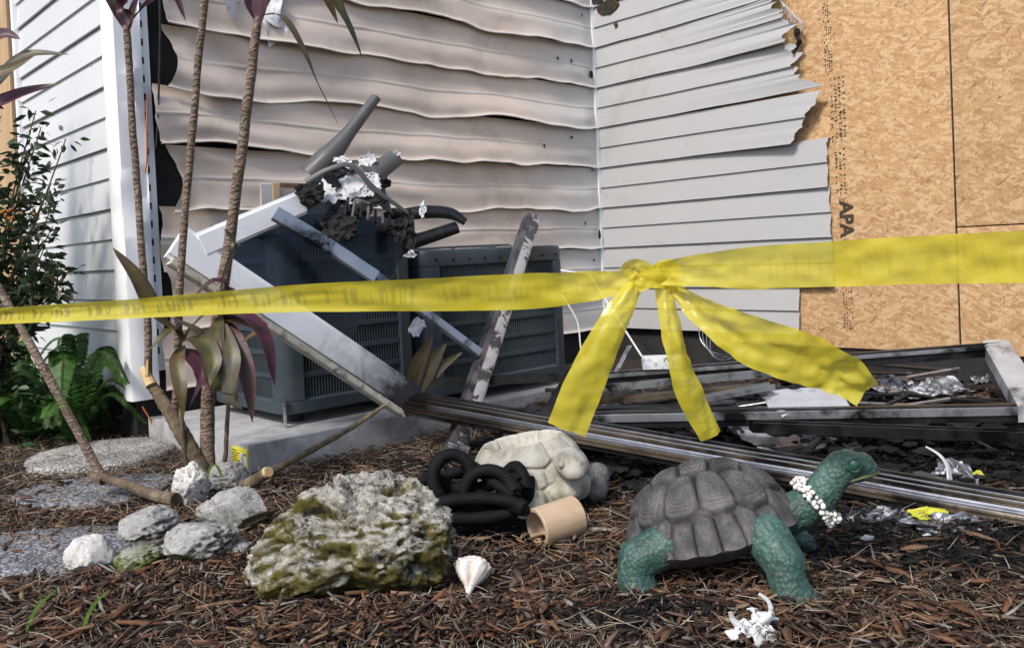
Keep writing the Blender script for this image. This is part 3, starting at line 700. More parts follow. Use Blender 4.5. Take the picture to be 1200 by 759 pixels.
part('end_clip', sweep(line(bb + [.012, 0, -.03], bb + [.018, .0, .012], 3), rect(.026, .03, .003), up_), M['alu'], lean)
part('end_clip', sweep(line(D(526, 520, 2.86), D(550, 528, 2.85), 3), rect(.03, .02, .003)), M['alu'], lean)
solo('brace_bar', sweep(line(D(436, 320, 3.15), D(562, 414, 3.25), 12), rect(.034, .026, .003), (.3, -.8, .5)), M['alu'], 'sooty metal bar sloping down across the front of the condensers to the leaning mullion', 'metal bar')
# plastic gutter-like blades on top of the tall condenser
def blade(pts, wid, bow, name, label, mat, n_=26, up=(.2, -.9, .4), k=9, group=None):
    P = spline(pts, n_); q = np.linspace(0, 1, n_); T, S, U = frames(P, up); wv = np.interp(q, np.linspace(0, 1, len(wid)), wid)
    a = np.linspace(-1, 1, k); top = P[:, None] + S[:, None] * (wv[:, None] * a[None])[..., None] * .5 + U[:, None] * (bow * wv[:, None] * (1 - a[None] ** 2))[..., None]
    bot = top - U[:, None] * .004
    A = np.concatenate([top, bot[:, ::-1]], 1); V, F = grid(A, False, True); kk = A.shape[1]; F.append(tuple(range(kk))[::-1]); F.append(tuple((n_ - 1) * kk + i for i in range(kk)))
    return solo(name, (V, F), mat, label, 'plastic debris', group, ang=40)
blade([D(362, 206, 3.25), D(395, 172, 3.30), D(441, 114, 3.42)], [.10, .095, .055, .04], .35, 'plastic_spar', 'long grey tapering plastic spar sticking up from the wreckage on the condenser', M['grey_plastic'])
blade([D(400, 238, 3.18), D(428, 212, 3.28), D(464, 184, 3.4)], [.10, .085, .075], .3, 'plastic_channel', 'short grey plastic channel with a torn pale tip above the condenser', M['grey_plastic'])
blade([D(358, 213, 3.1), D(385, 198, 3.1), D(412, 194, 3.12), D(440, 222, 3.15), D(478, 249, 3.2)], [.022, .018, .018, .020, .012], .15, 'bent_strip', 'curved grey plastic strip arching over the condenser top', M['grey_plastic'])
blade([D(468, 252, 3.3), D(500, 248, 3.32), D(528, 250, 3.34), D(546, 260, 3.34)], [.05, .055, .05, .03], .3, 'plastic_flap', 'black warped plastic flap sticking out over the gap between the condensers', M['alu_dark'])
blade([D(470, 288, 3.3), D(500, 278, 3.32), D(536, 266, 3.36)], [.06, .055, .05], .3, 'plastic_trough', 'black open plastic trough lying on the low condenser', M['alu_dark'])
shr = thing('warped_shroud', 'warped ribbed grey shroud panel lying over the tall condenser top', 'plastic debris', D(425, 255, 3.15))
def shroud():
    P = [[D(388 + 62 * u + 14 * v, 246 - 34 * math.sin(u * 2.2) + 30 * v * u, 3.14 + .10 * u) - ZV * .03 * v + np.array([0, -.05 * v, 0]) + .006 * math.sin(u * 21) * ZV for u in np.linspace(0, 1, 30)] for v in np.linspace(-.6, .9, 12)]
    A_ = grid(np.array(P)); B_ = grid(np.array(P) - [0, 0, .004]); return cat([A_, (B_[0], [f[::-1] for f in B_[1]])])
part('panel', shroud(), M['grey_plastic'], shr, None)
for i in range(7):
    a_ = D(408 + 8 * i, 232 + 3.6 * i, 3.10); b_ = D(404 + 9 * i, 252 + 2.2 * i, 3.05); part('rib', bar(a_, b_, .010, .012, (0, -.8, .6), .002), M['grey_plastic'] if i % 2 else M['alu_dark'], shr)
# charred lumps on top of the condenser
def crumple(c_, size, seed, flat=1.0, sub=3, amp=.55, fr_=1.6):
    V, F = ico(sub); d = 1 + amp * fbm(V * fr_ + seed * 7.7, 3)
    V = V * d[:, None] * np.asarray(size) * [1, 1, flat] + c_; return V, F
def sheet(c_, ax, ay, w_, h_, amp, seed, n_=18, th=.002, tear=.12):
    """crumpled thin sheet with a torn outline"""
    ax = np.asarray(ax, float); ay = np.asarray(ay, float); ax /= np.linalg.norm(ax); ay = ay - ax * np.dot(ax, ay); ay /= np.linalg.norm(ay); nz = np.cross(ax, ay)
    P = np.zeros((n_, n_, 3))
    u = np.linspace(-.5, .5, n_); UU, VV = np.meshgrid(u, u, indexing='ij')
    q = np.stack([UU * 3.2, VV * 3.2, np.full_like(UU, seed)], -1); rid = np.abs(fbm(q, 3)) * 2 - .3; low = fbm(q * .45 + 9, 2)
    r1 = np.random.default_rng(int(seed * 37) + 1); sk = r1.uniform(-.9, .9, 4) * min(1, tear * 2)
    dU = tear * fbm(np.stack([UU * 3.3, VV * 3.3, np.full_like(UU, seed + 4)], -1), 3) * .8; dV = tear * fbm(np.stack([UU * 3.3 + 7, VV * 3.3, np.full_like(UU, seed + 9)], -1), 3) * .8
    U2 = UU * (1 + sk[0] * VV - 1.4 * tear * (VV * 2) ** 2 * .5) + dU + sk[1] * .4 * VV; V2 = VV * (1 + sk[2] * UU - 1.4 * tear * (UU * 2) ** 2 * .5) + dV
    P = np.asarray(c_) + (U2 * w_)[..., None] * ax + (V2 * h_)[..., None] * ay + (amp * (rid + low))[..., None] * nz
    A = grid(P); B = grid(P - nz * th); B = (B[0], [f[::-1] for f in B[1]])
    return cat([A, B])
for i, (x, y, dd, sx, sz, sd_) in enumerate([(408, 222, 3.14, .055, .045, 1), (384, 226, 3.05, .04, .04, 2), (432, 216, 3.16, .04, .05, 3), (430, 190, 3.3, .03, .035, 4), (402, 190, 3.2, .03, .02, 5), (496, 246, 3.28, .012, .03, 6), (489, 384, 3.46, .024, .04, 7), (480, 298, 3.1, .02, .012, 8), (464, 180, 3.38, .014, .012, 9)]):
    solo('white_flake', sheet(D(x, y, dd), (1, .2, .3 * math.sin(i)), (0, .3, 1), sx * 2, sz * 2, .008, i + 2.5, 22, .002, .55), M['white_flake'],
         ['torn white scrap draped over the warped grey shroud', 'white scrap at the upper end of the fallen frame', 'white scrap hanging under the arching grey strip', 'white scrap behind the short grey plastic channel', 'flat white scrap at the foot of the long grey spar', 'thin white scrap standing on the black plastic flap', 'white flaky scrap stuck low on the condenser grille beside the brace bar', 'tiny white scrap on the top edge of the tall condenser', 'pale scrap on the torn tip of the short grey channel'][i], 'vinyl scrap', 'white scraps on the condensers')
for i, (x, y, dd, sx) in enumerate([(376, 214, 3.16, .04), (440, 214, 3.24, .045), (415, 246, 3.16, .05), (462, 250, 3.24, .03), (452, 268, 3.1, .022)]):
    solo('charred_lump', crumple(D(x, y, dd), (sx * 1.3, sx, sx * .6), i + 1.1), M['char'], ['charred lump at the foot of the long grey spar', 'charred lump below the short grey channel', 'charred lump on the warped grey shroud', 'charred lump between arching strip and black flap', 'charred lump on the tall condenser grille'][i], 'charred lump', 'charred lumps on the condenser')

tl_ = ['black torn plastic sheet crumpled under the arching grey strip', 'black torn sheet hanging over the tall condenser front edge', 'sooty grey torn sheet behind the long grey spar', 'black torn sheet between the two condensers', 'charred flap at the upper end of the fallen frame']
for i, (x, y, dd, w_, h_) in enumerate([(425, 232, 3.16, .16, .10), (400, 268, 3.02, .12, .10), (398, 205, 3.3, .12, .10), (474, 270, 3.2, .08, .14), (366, 226, 3.0, .10, .08)]):
    solo('torn_sheet', sheet(D(x, y, dd), (1, .2, .2 * math.sin(i * 2)), (.2, .4, 1), w_, h_, .022, i * 2.9 + .8, 22, .003, .3), M['grey_plastic'] if i == 2 else M['char'], tl_[i], 'plastic debris', ang=None)
M['slat_black'] = sooty('charred_slat', (.012, .012, .013), (.04, .04, .043), (.10, .10, .11), .6, .7, 12, .45, .3)
rq_ = np.random.default_rng(77)
for i in range(30):
    x, y = rq_.uniform(690, 1170), rq_.uniform(428, 482); p = G(x, y, .10); a = rq_.normal(0, .35); ln = rq_.uniform(.10, .38); d = np.array([math.cos(a) * ln, math.sin(a) * ln * .5, rq_.uniform(-.03, .03)])
    solo('thin_bar', sweep(line(p - d, p + d, 5), rect(rq_.uniform(.008, .022), rq_.uniform(.004, .012), .001), (rq_.normal(0, .4), -.4, 1)), M['slat_black'] if i % 4 else M['alu'], 'thin sooty metal bar in the tangle inside the lying window frame', 'metal bar', 'bars tangled in the lying frame')

# --- long bronzed sill rail across the ground
ra = D(486, 468, 3.08); rb = D(1200, 592, 2.00); rdir = (rb - ra) / np.linalg.norm(rb - ra); rb2 = rb + rdir * .75
ra = ra - rdir * .02
rail = thing('sill_rail', 'long bronzed aluminium sill rail lying across the mulch behind the green tortoise', 'metal rail', (ra + rb) / 2 * [1, 1, 0])
nP = 40
def rl(off_s, off_u): 
    P = line(ra, rb2, nP); T, S, U = frames(P); return P + S * off_s * .74 + U * (off_u * .74 + .003 * n1(np.linspace(0, 7, nP), 2.2, 2))[:, None]
K_ = .74
def pk(pr): return [(x * K_, y * K_) for x, y in pr]
for nm_ in ('alu_gold', 'alu_band'): soot_end(M[nm_], -rdir, .35, 1.25, (.020, .015, .012))
part('back_lip', sweep(rl(-.040, .016), pk(rect(.014, .030, .002))), M['alu_dark'], rail)
part('track_face', sweep(rl(-.006, .004), pk([(-.03, .006), (.030, -.010), (.030, -.016), (-.03, -.004)])), M['alu_gold'], rail)
part('track_groove', sweep(rl(.034, -.012), pk(rect(.016, .020, .005))), M['alu_band'], rail)
part('front_lip', sweep(rl(.050, -.030), pk([(-.010, .012), (.006, .006), (.010, -.016), (-.004, -.022), (-.012, -.01)])), M['alu_gold'], rail)
for q_, (os_, ou_) in enumerate([(-.026, .012), (-.014, .009), (.004, .004), (.014, .001), (.046, -.020), (.056, -.034)]):
    part('track_rib', sweep(rl(os_, ou_ + .002), rect(.0035, .008, .001)), M['alu_gold'] if q_ % 2 else M['alu_band'], rail)
part('under_flange', sweep(rl(.010, -.045), pk(rect(.075, .05, .003))), M['alu_dark'], rail)

# --- big window frame lying flat on the burnt debris
BR, FRc, FL, BL = D(1172, 408, 3.22), D(1198, 482, 2.62), D(640, 492, 2.86), D(668, 446, 3.38)
lf = thing('lying_window_frame', 'blackened aluminium window frame lying flat on burnt debris below the strand board', 'window frame', (BR + FL) / 2 * [1, 1, 0])
prof = np.array([(-.03, -.025), (.03, -.025), (.03, .004), (.016, .006), (.014, .025), (.004, .025), (.002, .008), (-.012, .008), (-.014, .022), (-.03, .022)])
part('back_rail', sweep(line(BL, BR, 20), prof), M['alu_dark'], lf)
part('back_bead', sweep(line(BL + [0, -.036, .012], BR + [0, -.036, .012], 20), rect(.008, .014, .001)), M['alu'], lf)
part('front_rail', sweep(line(FL, FRc, 20), prof), M['alu_dark'], lf)
part('front_bead', sweep(line(FL + [0, -.034, .008], FRc + [0, -.034, .008], 20), rect(.006, .026, .001)), M['alu'], lf)
part('side_rail', sweep(line(BR + [.0, .03, .004], FRc + [.01, -.05, .004], 8), [(-.045, -.03), (.045, -.03), (.045, .02), (.03, .026), (-.03, .026), (-.045, .02)]), sooty('pale_sooted_metal', (.40, .42, .45), (.52, .54, .57), (.03, .03, .033), .52, .68, 5, .45, .2), lf)
part('side_rail', sweep(line(BL, FL, 8), rect(.05, .04, .003)), M['alu_dark'], lf)
channel(D(880, 499, 2.52), D(1240, 512, 2.50), .05, .03, .006, (0, 0, 1), 'charred_track', 'black charred window track lying parallel in front of the lying frame', M['alu_dark'])
channel(D(508, 448, 3.3), D(700, 440, 3.25), .04, .03, .006, (0, 0, 1), 'charred_track', 'thin black track reaching from the fallen frame along the foot of the low condenser', M['alu_dark'])
channel(D(690, 456, 3.2), D(1000, 428, 3.15), .035, .025, .006, (0, 0, 1), 'charred_track', 'sooty track lying inside the lying window frame near its rear rail', M['alu'])
channel(D(700, 470, 2.98), D(900, 452, 2.9), .04, .02, .006, (0, 0, 1), 'brown_track', 'brown singed strip across the debris inside the lying window frame', M['alu_gold'])
channel(D(820, 468, 2.8), D(905, 452, 2.86), .04, .018, .006, (0, 0, 1), 'grey_strip', 'short grey metal strip tilted over the front rail of the lying frame', M['alu'])

# sheets and foil
def gz(p, z): return np.array([p[0], p[1], z])
solo('metal_sheet', sheet(G(918, 508, .05), (1, .3, 0), (-.3, 1, .3), .32, .26, .016, 3.3, 20, .003, .05), sooty('dull_sheet', (.36, .38, .42), (.46, .48, .52), (.04, .04, .045), .47, .62, 5, .4, .3), 'dull silver bent metal sheet on the ground between the sill rail and lying frame', 'metal sheet')
solo('pale_sheet', sheet(D(945, 470, 2.80), (1, .1, 0), (0, 1, .25), .26, .2, .010, 8.1, 14, .003, .06), sooty('pale_sheet', (.40, .42, .46), (.5, .52, .55), (.05, .05, .055), .5, .66, 6, .4, .2), 'flat pale sheet under the front rail of the lying frame', 'sheet')
for i, (x, y, z, w_, h_, sd_, lb) in enumerate([(1045, 452, .12, .16, .14, 1, 'crumpled silver foil inside the lying frame near its rear rail'), (1095, 455, .12, .2, .12, 2, 'crumpled silver foil inside the lying frame by its side rail'),
        (1118, 556, .03, .10, .13, 3, 'curled silver foil strip on the mulch behind the sill rail'), (1140, 606, .02, .30, .10, 4, 'long crumpled silver foil poking out in front of the sill rail'),
        (1035, 600, .015, .22, .08, 5, 'blackened foil on the mulch below the green tortoise head'), (740, 470, .1, .2, .1, 6, 'crumpled foil among debris behind the yellow tape tail'), (1150, 445, .14, .08, .06, 7, 'small bright foil scrap in the corner of the lying frame')]):
    solo('foil_scrap', sheet(G(x, y, z), (1, -.2 + .1 * i, .1), (0, 1, .35), w_, h_, .022, sd_ * 3.1, 26, .002, .35), M['foil'], lb, 'foil', ang=None)
solo('white_strip', sweep(spline([D(1085, 523, 2.3), D(1100, 532, 2.28), D(1110, 545, 2.27), D(1113, 562, 2.26)], 14), rect(.018, .004, .001), (.6, -.6, .5), np.linspace(.4, 1.3, 14)), M['white_flake'], 'curled white plastic strip standing behind the sill rail', 'plastic strip')
M['yellow_scrap'] = pmat('yellow_scrap', [(.3, (.42, .42, .02)), (.7, (.60, .56, .05))], 20, .5)
solo('yellow_scrap', sheet(G(1090, 601, .03), (1, -.1, 0), (0, .6, .6), .09, .03, .008, 2.2, 10, .002, .2), M['yellow_scrap'], 'yellow plastic scrap beside the foil in front of the sill rail', 'plastic scrap')
solo('yellow_scrap', sheet(G(1147, 556, .03), (1, .1, 0), (0, .5, .6), .03, .025, .006, 5.2, 8, .002, .3), M['yellow_scrap'], 'tiny yellow scrap behind the sill rail by the curled strip', 'plastic scrap')
solo('white_block', boxaxes(D(775, 424, 3.3), np.array([.98, -.1, .0]), np.array([.1, .98, 0]), ZV, (-.075, -.05, -.022), (.075, .05, .022), .005), M['white_flake'], 'small white board lying on debris under the burnt gap of the wall', 'board')
solo('silver_stick', sweep(line(D(722, 436, 3.2), D(738, 405, 3.25), 5), rect(.02, .006, .001)), M['foil'], 'short silver splinter standing in the debris near the low condenser', 'metal splinter')
# wires
M['wire'] = pmat('white_wire', [(.3, (.66, .66, .66)), (.7, (.78, .78, .78))], 20, .4, bstr=0)
solo('white_wire', tube([D(657, 317, 3.3), D(690, 321, 3.28), D(752, 417, 3.18)], .004, 6), M['wire'], 'bent white wire rising from debris behind the tape knot', 'wire')
solo('white_wire', tube(spline([D(658, 345, 3.3), D(676, 375, 3.3), D(680, 402, 3.3), D(683, 425, 3.3)], 14), .0032, 6), M['wire'], 'thin white wire hanging beside the low condenser', 'wire')
for i in range(4):
    solo('wire_loop', tube(spline([D(818 + i * 5, 375 + 4 * i, 3.3), D(822 + 4 * i, 400 + i * 5, 3.25), D(840 + 5 * i, 414 + i * 2, 3.2), D(870 + 8 * i, 412 - 6 * i, 3.2)], 18), .0016, 5), M['alu'], 'thin pale looped wire tangled with others behind the broad tape tail', 'wire', 'tangled wires')
solo('white_pipe', tube([G(186, 466, PADH + .022), G(250, 447, PADH + .022)], .02, 12), M['wire'], 'short white pipe lying on the stickered pad by the plant stems', 'pipe')

# ================================================================== garden ornaments and stones
def remesh(vf, voxel, smooth_it=6, sfac=.5):
    me = bpy.data.meshes.new('tmp'); me.from_pydata(np.asarray(vf[0]).tolist(), [], vf[1]); o = bpy.data.objects.new('tmp', me); COL.objects.link(o)
    md = o.modifiers.new('r', 'REMESH'); md.mode = 'VOXEL'; md.voxel_size = voxel
    if smooth_it: ms = o.modifiers.new('s', 'SMOOTH'); ms.iterations = smooth_it; ms.factor = sfac
    dg = bpy.context.evaluated_depsgraph_get(); dg.update(); e = o.evaluated_get(dg); m2 = e.to_mesh()
    V = np.array([v.co[:] for v in m2.vertices]); F = [tuple(p.vertices) for p in m2.polygons]
    e.to_mesh_clear(); bpy.data.objects.remove(o); bpy.data.meshes.remove(me); return V, F
def caps(chain, sub=2, step=.35):
    """union of balls along a chain of (point, radius or (rx,ry,rz))"""
    I = ico(sub); out = []
    for (a, ra_), (b, rb_) in zip(chain[:-1], chain[1:]):
        a = np.asarray(a, float); b = np.asarray(b, float); ra3 = np.broadcast_to(np.asarray(ra_, float), (3,)); rb3 = np.broadcast_to(np.asarray(rb_, float), (3,))
        n_ = max(2, int(np.linalg.norm(b - a) / (step * min(ra3.min(), rb3.min()))) + 1)
        for q in np.linspace(0, 1, n_): out.append((I[0] * (ra3 * (1 - q) + rb3 * q) + a * (1 - q) + b * q, I[1]))
    if len(chain) == 1: out.append((I[0] * np.broadcast_to(np.asarray(chain[0][1], float), (3,)) + np.asarray(chain[0][0]), I[1]))
    return cat(out)
def displace(V, F, fn):
    me = bpy.data.meshes.new('t'); me.from_pydata(V.tolist(), [], F); me.update(); nr = np.zeros(len(V) * 3, np.float32); me.vertex_normals.foreach_get('vector', nr); bpy.data.meshes.remove(me)
    nr = nr.reshape(-1, 3).astype(float); return V + nr * fn(V)[:, None], F

# ---- green tortoise
TC = G(840, 671, 0); TC[2] = float(gh(TC[0], TC[1]))
YAW = R(-13); TP = R(13)
def tl(v):  # local (forward x, left y, up z) -> world
    v = np.asarray(v, float) * 1.04; c_, s_ = math.cos(YAW), math.sin(YAW)
    return np.stack([v[..., 0] * c_ - v[..., 1] * s_, v[..., 0] * s_ + v[..., 1] * c_, v[..., 2]], -1) + TC
def shell_mesh(a_, b_, h_, centre, pitch, nr=110, na=220, under=.02):
    cents = [(-.74, 0), (-.38, 0), (0.0, 0), (.38, 0), (.74, 0)]
    for y in (-1, 1): cents += [(-.58, .50 * y), (-.20, .64 * y), (.20, .64 * y), (.56, .50 * y)]
    for i in range(22):
        q = (i + .5) / 22 * 2 * math.pi; cents.append((1.13 * math.cos(q), 1.13 * math.sin(q)))
    C = np.array(cents); wt = np.array([0.0] * 13 + [-.02] * 22)
    r_ = np.linspace(0, 1.06, nr); th = np.linspace(0, 2 * np.pi, na, endpoint=False); RR, TT = np.meshgrid(r_, th, indexing='ij')
    x, y = RR * np.cos(TT), RR * np.sin(TT)
    z = h_ * np.clip(1 - (RR / 1.04) ** 2.3, 0, 1) ** .62
    d = np.sqrt((x[..., None] - C[:, 0]) ** 2 + (y[..., None] - C[:, 1]) ** 2) + wt; ds = np.sort(d, -1); g = ds[..., 1] - ds[..., 0]
    gro = sstep(0, .055, g); scute = .0075 * gro + .010 * np.clip(1 - ds[..., 0] / .36, 0, 1) - .010
    ridg = .0009 * np.sin(g * 105) * sstep(.03, .12, g) * (1 - sstep(.3, .5, g) * .5)
    rough = .0012 * fbm(np.stack([x * 40, y * 40, z * 60], -1), 3)
    hgt = scute + ridg + rough
    nx = x * .8; k = 1 + hgt / .16
    flare = sstep(.82, 1.06, RR) * .04
    px_ = x * a_ * (k - flare * .5); py_ = y * b_ * (k - flare * .5); pz = z + hgt * (1 - RR * .5) * 1.2
    scal = .002 * np.cos(TT * 22) * sstep(.93, 1.06, RR); pz = pz + scal
    P = np.stack([px_, py_, pz], -1)
    und = np.stack([x[-1] * a_ * .90, y[-1] * b_ * .90, np.full(na, -under)], -1); und2 = und * [.5, .5, 1.2]
    P = np.concatenate([P, [und], [und2]], 0)
    c_, s_ = math.cos(pitch), math.sin(pitch)
    Q = np.stack([P[..., 0] * c_ - P[..., 2] * s_, P[..., 1], P[..., 0] * s_ + P[..., 2] * c_], -1) + np.asarray(centre)
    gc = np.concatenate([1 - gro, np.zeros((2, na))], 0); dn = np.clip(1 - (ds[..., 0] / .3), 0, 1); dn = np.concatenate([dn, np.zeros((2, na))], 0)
    V, F = grid(Q, False, True); return (V, F), np.stack([gc, dn, gc * 0, gc * 0 + 1], -1).reshape(-1, 4)
M['tort_shell'] = None
mt, t, b = newmat('tortoise_shell'); v = coords(t)
c_ = ramp(t, noise(t, v, 24, 7, .65), [(.28, (.040, .037, .040)), (.5, (.088, .082, .085)), (.72, (.165, .155, .16))]).outputs[0]
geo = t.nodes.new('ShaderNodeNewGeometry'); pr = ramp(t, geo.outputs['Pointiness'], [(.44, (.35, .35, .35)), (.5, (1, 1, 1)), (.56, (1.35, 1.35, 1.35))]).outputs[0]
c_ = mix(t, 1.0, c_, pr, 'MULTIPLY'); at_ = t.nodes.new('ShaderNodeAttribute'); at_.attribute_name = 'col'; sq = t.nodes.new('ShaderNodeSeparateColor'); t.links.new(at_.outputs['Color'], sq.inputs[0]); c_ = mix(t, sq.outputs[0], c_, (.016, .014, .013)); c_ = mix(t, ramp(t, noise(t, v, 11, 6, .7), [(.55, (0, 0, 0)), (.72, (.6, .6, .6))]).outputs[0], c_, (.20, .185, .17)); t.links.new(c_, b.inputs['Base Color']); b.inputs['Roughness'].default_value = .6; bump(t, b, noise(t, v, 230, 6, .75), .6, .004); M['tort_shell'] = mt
mt, t, b = newmat('tortoise_skin'); v = coords(t)
vo = t.nodes.new('ShaderNodeTexVoronoi'); vo.inputs['Scale'].default_value = 120; t.links.new(v, vo.inputs['Vector'])
c_ = ramp(t, noise(t, v, 16, 6, .6), [(.3, (.024, .062, .052)), (.5, (.052, .115, .096)), (.72, (.105, .185, .158))]).outputs[0]
c_ = mix(t, ramp(t, vo.outputs['Distance'], [(.3, (0, 0, 0)), (.8, (.55, .55, .55))]).outputs[0], c_, (.014, .045, .038))
c_ = mix(t, ramp(t, noise(t, v, 55, 4, .6), [(.61, (0, 0, 0)), (.72, (.6, .6, .6))]).outputs[0], c_, (.30, .31, .22)); c_ = mix(t, ramp(t, noise(t, v, 12, 6, .7), [(.52, (0, 0, 0)), (.70, (.75, .75, .75))]).outputs[0], c_, (.03, .032, .022))
t.links.new(c_, b.inputs['Base Color']); b.inputs['Roughness'].default_value = .55
inv = t.nodes.new('ShaderNodeMath'); inv.operation = 'SUBTRACT'; inv.inputs[0].default_value = 1; t.links.new(vo.outputs['Distance'], inv.inputs[1]); bump(t, b, inv.outputs[0], .6, .004); M['tort_skin'] = mt
M['tort_belly'] = pmat('tortoise_belly', [(.3, (.05, .055, .02)), (.7, (.22, .20, .09))], 22, .7, bstr=.5, dirt=(.02, .05, .035), dirt_scale=9, dirt_lo=.45, dirt_hi=.6)
tort = thing('tortoise_statue', 'painted garden tortoise with green skin and dark grey shell, wearing a white necklace', 'statue', TC)
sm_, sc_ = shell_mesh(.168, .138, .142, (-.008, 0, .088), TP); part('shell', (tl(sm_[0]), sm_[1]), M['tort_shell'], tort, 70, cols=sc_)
body = [caps([((-.09, 0, .075), (.07, .09, .035)), ((.08, 0, .105), (.07, .09, .04))]),
        caps([((.11, 0, .115), .044), ((.165, 0, .135), .040), ((.205, 0, .165), .036), ((.232, 0, .205), .034), ((.252, 0, .226), (.038, .034, .031)), ((.282, 0, .230), (.030, .028, .024)), ((.298, 0, .222), (.020, .021, .018))]),
        # jaw
        caps([((.255, 0, .205), (.03, .025, .016)), ((.288, 0, .208), (.02, .019, .012))]),
        # front legs
        caps([((.095, -.095, .112), .046), ((.125, -.130, .075), .041), ((.128, -.142, .045), .036), ((.140, -.150, .020), (.042, .036, .022))]),
        caps([((.095, .095, .112), .046), ((.135, .125, .075), .038), ((.155, .135, .045), .034), ((.172, .14, .02), (.04, .034, .022))]),
        # back legs
        caps([((-.10, -.085, .085), .046), ((-.150, -.105, .062), .040), ((-.158, -.115, .036), .034), ((-.150, -.122, .016), (.040, .034, .020))]),
        caps([((-.10, .085, .085), .046), ((-.140, .10, .062), .040), ((-.150, .11, .036), .034), ((-.135, .115, .016), (.040, .034, .020))]),
        caps([((-.15, 0, .06), .02), ((-.19, 0, .05), .008)])]
for lx, ly in ((.140, -.150), (.172, .14)):
    for k in (-1, 0, 1): body.append(caps([((lx + .032, ly + k * .022, .012), .014), ((lx + .046, ly + k * .026, .006), .008)]))
for s_ in (-1, 1):
    body.append(caps([((.262, s_ * .030, .240), (.015, .008, .014))]))      # brow
    body.append(caps([((.300, s_ * .008, .232), .006)]))
bv, bf = remesh(cat(body), .0042, 5)
def skinbump(V): return .0016 * np.abs(fbm(V * 70, 2)) + .002 * fbm(V * 24, 3)
bv, bf = displace(bv, bf, skinbump)
tb_ = part('body', (tl(bv), bf), M['tort_skin'], tort, None)
for s_ in (-1, 1):
    I = ico(3); part('eye', (tl(I[0] * [.0105, .006, .0105] + [.268, s_ * .0355, .236]), I[1]), pmat('green_eye', [(.3, (.02, .075, .06)), (.7, (.035, .12, .095))], 40, .25, bstr=.1), tb_)
    part('eye_ring', (lambda q: (tl(q[0]), q[1]))(tube(np.array([[.268 + .0125 * math.cos(a), s_ * .0355, .236 + .0125 * math.sin(a)] for a in np.linspace(0, 2 * np.pi, 21)]), .0026, 6)), M['tort_skin'], tb_)
part('mouth', (lambda q: (tl(q[0]), q[1]))(cat([tube(spline([[.318, -.004, .2155], [.305, -.0205, .2135], [.285, -.0285, .2105], [.26, -.0345, .2030]], 12), .0022, 5)])), M['tort_belly'], tb_)
part('plastron', (lambda q: (tl(q[0]), q[1]))(caps([((-.085, 0, .062), (.07, .098, .026)), ((.075, 0, .092), (.07, .098, .03))])), M['tort_belly'], tort, None)
# necklace of small white shells round the neck
M['bead'] = pmat('white_bead', [(.3, (.66, .64, .58)), (.7, (.82, .80, .76))], 60, .5, bstr=.3)
nk = thing('shell_necklace', 'string of small white shells hung round the neck of the green tortoise', 'necklace', tl(np.array([.185, 0, .11])))
I = ico(1); rr_ = np.random.default_rng(3)
ctr = np.array([.188, 0, .150]); ax_ = np.array([.30, 0, .95]); 
n_b = 130
for i in range(n_b):
    q = i / n_b * 2 * math.pi
    # ring square to the sloping neck, sagging a little at the throat
    p = np.array([.192, 0, .156]) + .0435 * (math.cos(q) * np.array([-.62, 0, .78]) + math.sin(q) * np.array([0, 1.0, 0])) + rr_.normal(0, .0036, 3) + (i % 2) * np.array([.008, 0, .006])
    if math.cos(q) < 0: p = p + np.array([.010, 0, -.010]) * (-math.cos(q))
    Vb = I[0] * rr_.uniform(.0036, .0066, 3); 
    part('bead', (tl(Vb + p), I[1]), M['bead'], nk, None)

# ---- pale tortoise planter
PC = G(628, 592, 0); PC[2] = float(gh(PC[0], PC[1])) - .01
PSC = PC[1] / F_PX     # metres per pixel at its depth
M['planter'] = pmat('cast_stone', [(.28, (.22, .20, .16)), (.5, (.40, .38, .32)), (.72, (.54, .52, .47))], 22, .8, bstr=.5, bdist=.004, dirt=(.20, .19, .06), dirt_scale=7, dirt_lo=.55, dirt_hi=.75)
M['planter_grey'] = pmat('grey_cast_stone', [(.3, (.08, .08, .08)), (.7, (.20, .20, .195))], 60, .85, bstr=.9, bdist=.01, bscale=90)
pl = thing('tortoise_planter', 'pale stone tortoise planter with a hollow back, behind the tan ring', 'planter', PC)
def planter():
    zs = np.linspace(0, 1, 46); na = 120; P = []
    th = np.linspace(0, 2 * np.pi, na, endpoint=False)
    cells = []
    for r_, (vv, nn_) in enumerate([(.20, 11), (.52, 10), (.86, 9)]):
        for i in range(nn_): cells.append(((i + .5 * (r_ % 2)) / nn_ * 2 * math.pi, vv))
    C = np.array(cells)
    for v in zs:
        rad = .172 * (1 - .40 * v ** 1.8) * (1 - .15 * (1 - v) ** 3)
        dq = np.abs(th[:, None] - C[:, 0]); dq = np.minimum(dq, 2 * np.pi - dq); d = np.sort(np.sqrt((dq * .85) ** 2 + ((v - C[:, 1]) * 1.5) ** 2), -1); g = d[:, 1] - d[:, 0]
        k = rad + .010 * sstep(0, .10, g) - .006 + .006 * np.clip(1 - d[:, 0] / .35, 0, 1) + .0015 * fbm(np.stack([np.cos(th) * 9, np.sin(th) * 9, np.full(na, v * 9)], -1), 3)
        P.append(np.stack([k * np.cos(th) * 1.08, k * np.sin(th) * .86, np.full(na, .045 + .165 * v)], -1))
    rim = P[-1]
    P.append(rim * [.95, .95, 1] + [0, 0, .006]); P.append(rim * [.86, .86, 1] + [0, 0, -.002]); P.append(rim * [.78, .78, 1] + [0, 0, -.05]); P.append(rim * [.3, .3, 1] + [0, 0, -.07])
    V, F = grid(np.array(P), False, True)
    a = R(-8); V = V @ np.array([[math.cos(a), 0, -math.sin(a)], [0, 1, 0], [math.sin(a), 0, math.cos(a)]])
    return V + PC, F
part('shell', planter(), M['planter'], pl, 70)
def pp(px_, py_, dy=0.0): return D(px_, py_, PC[1] + dy)
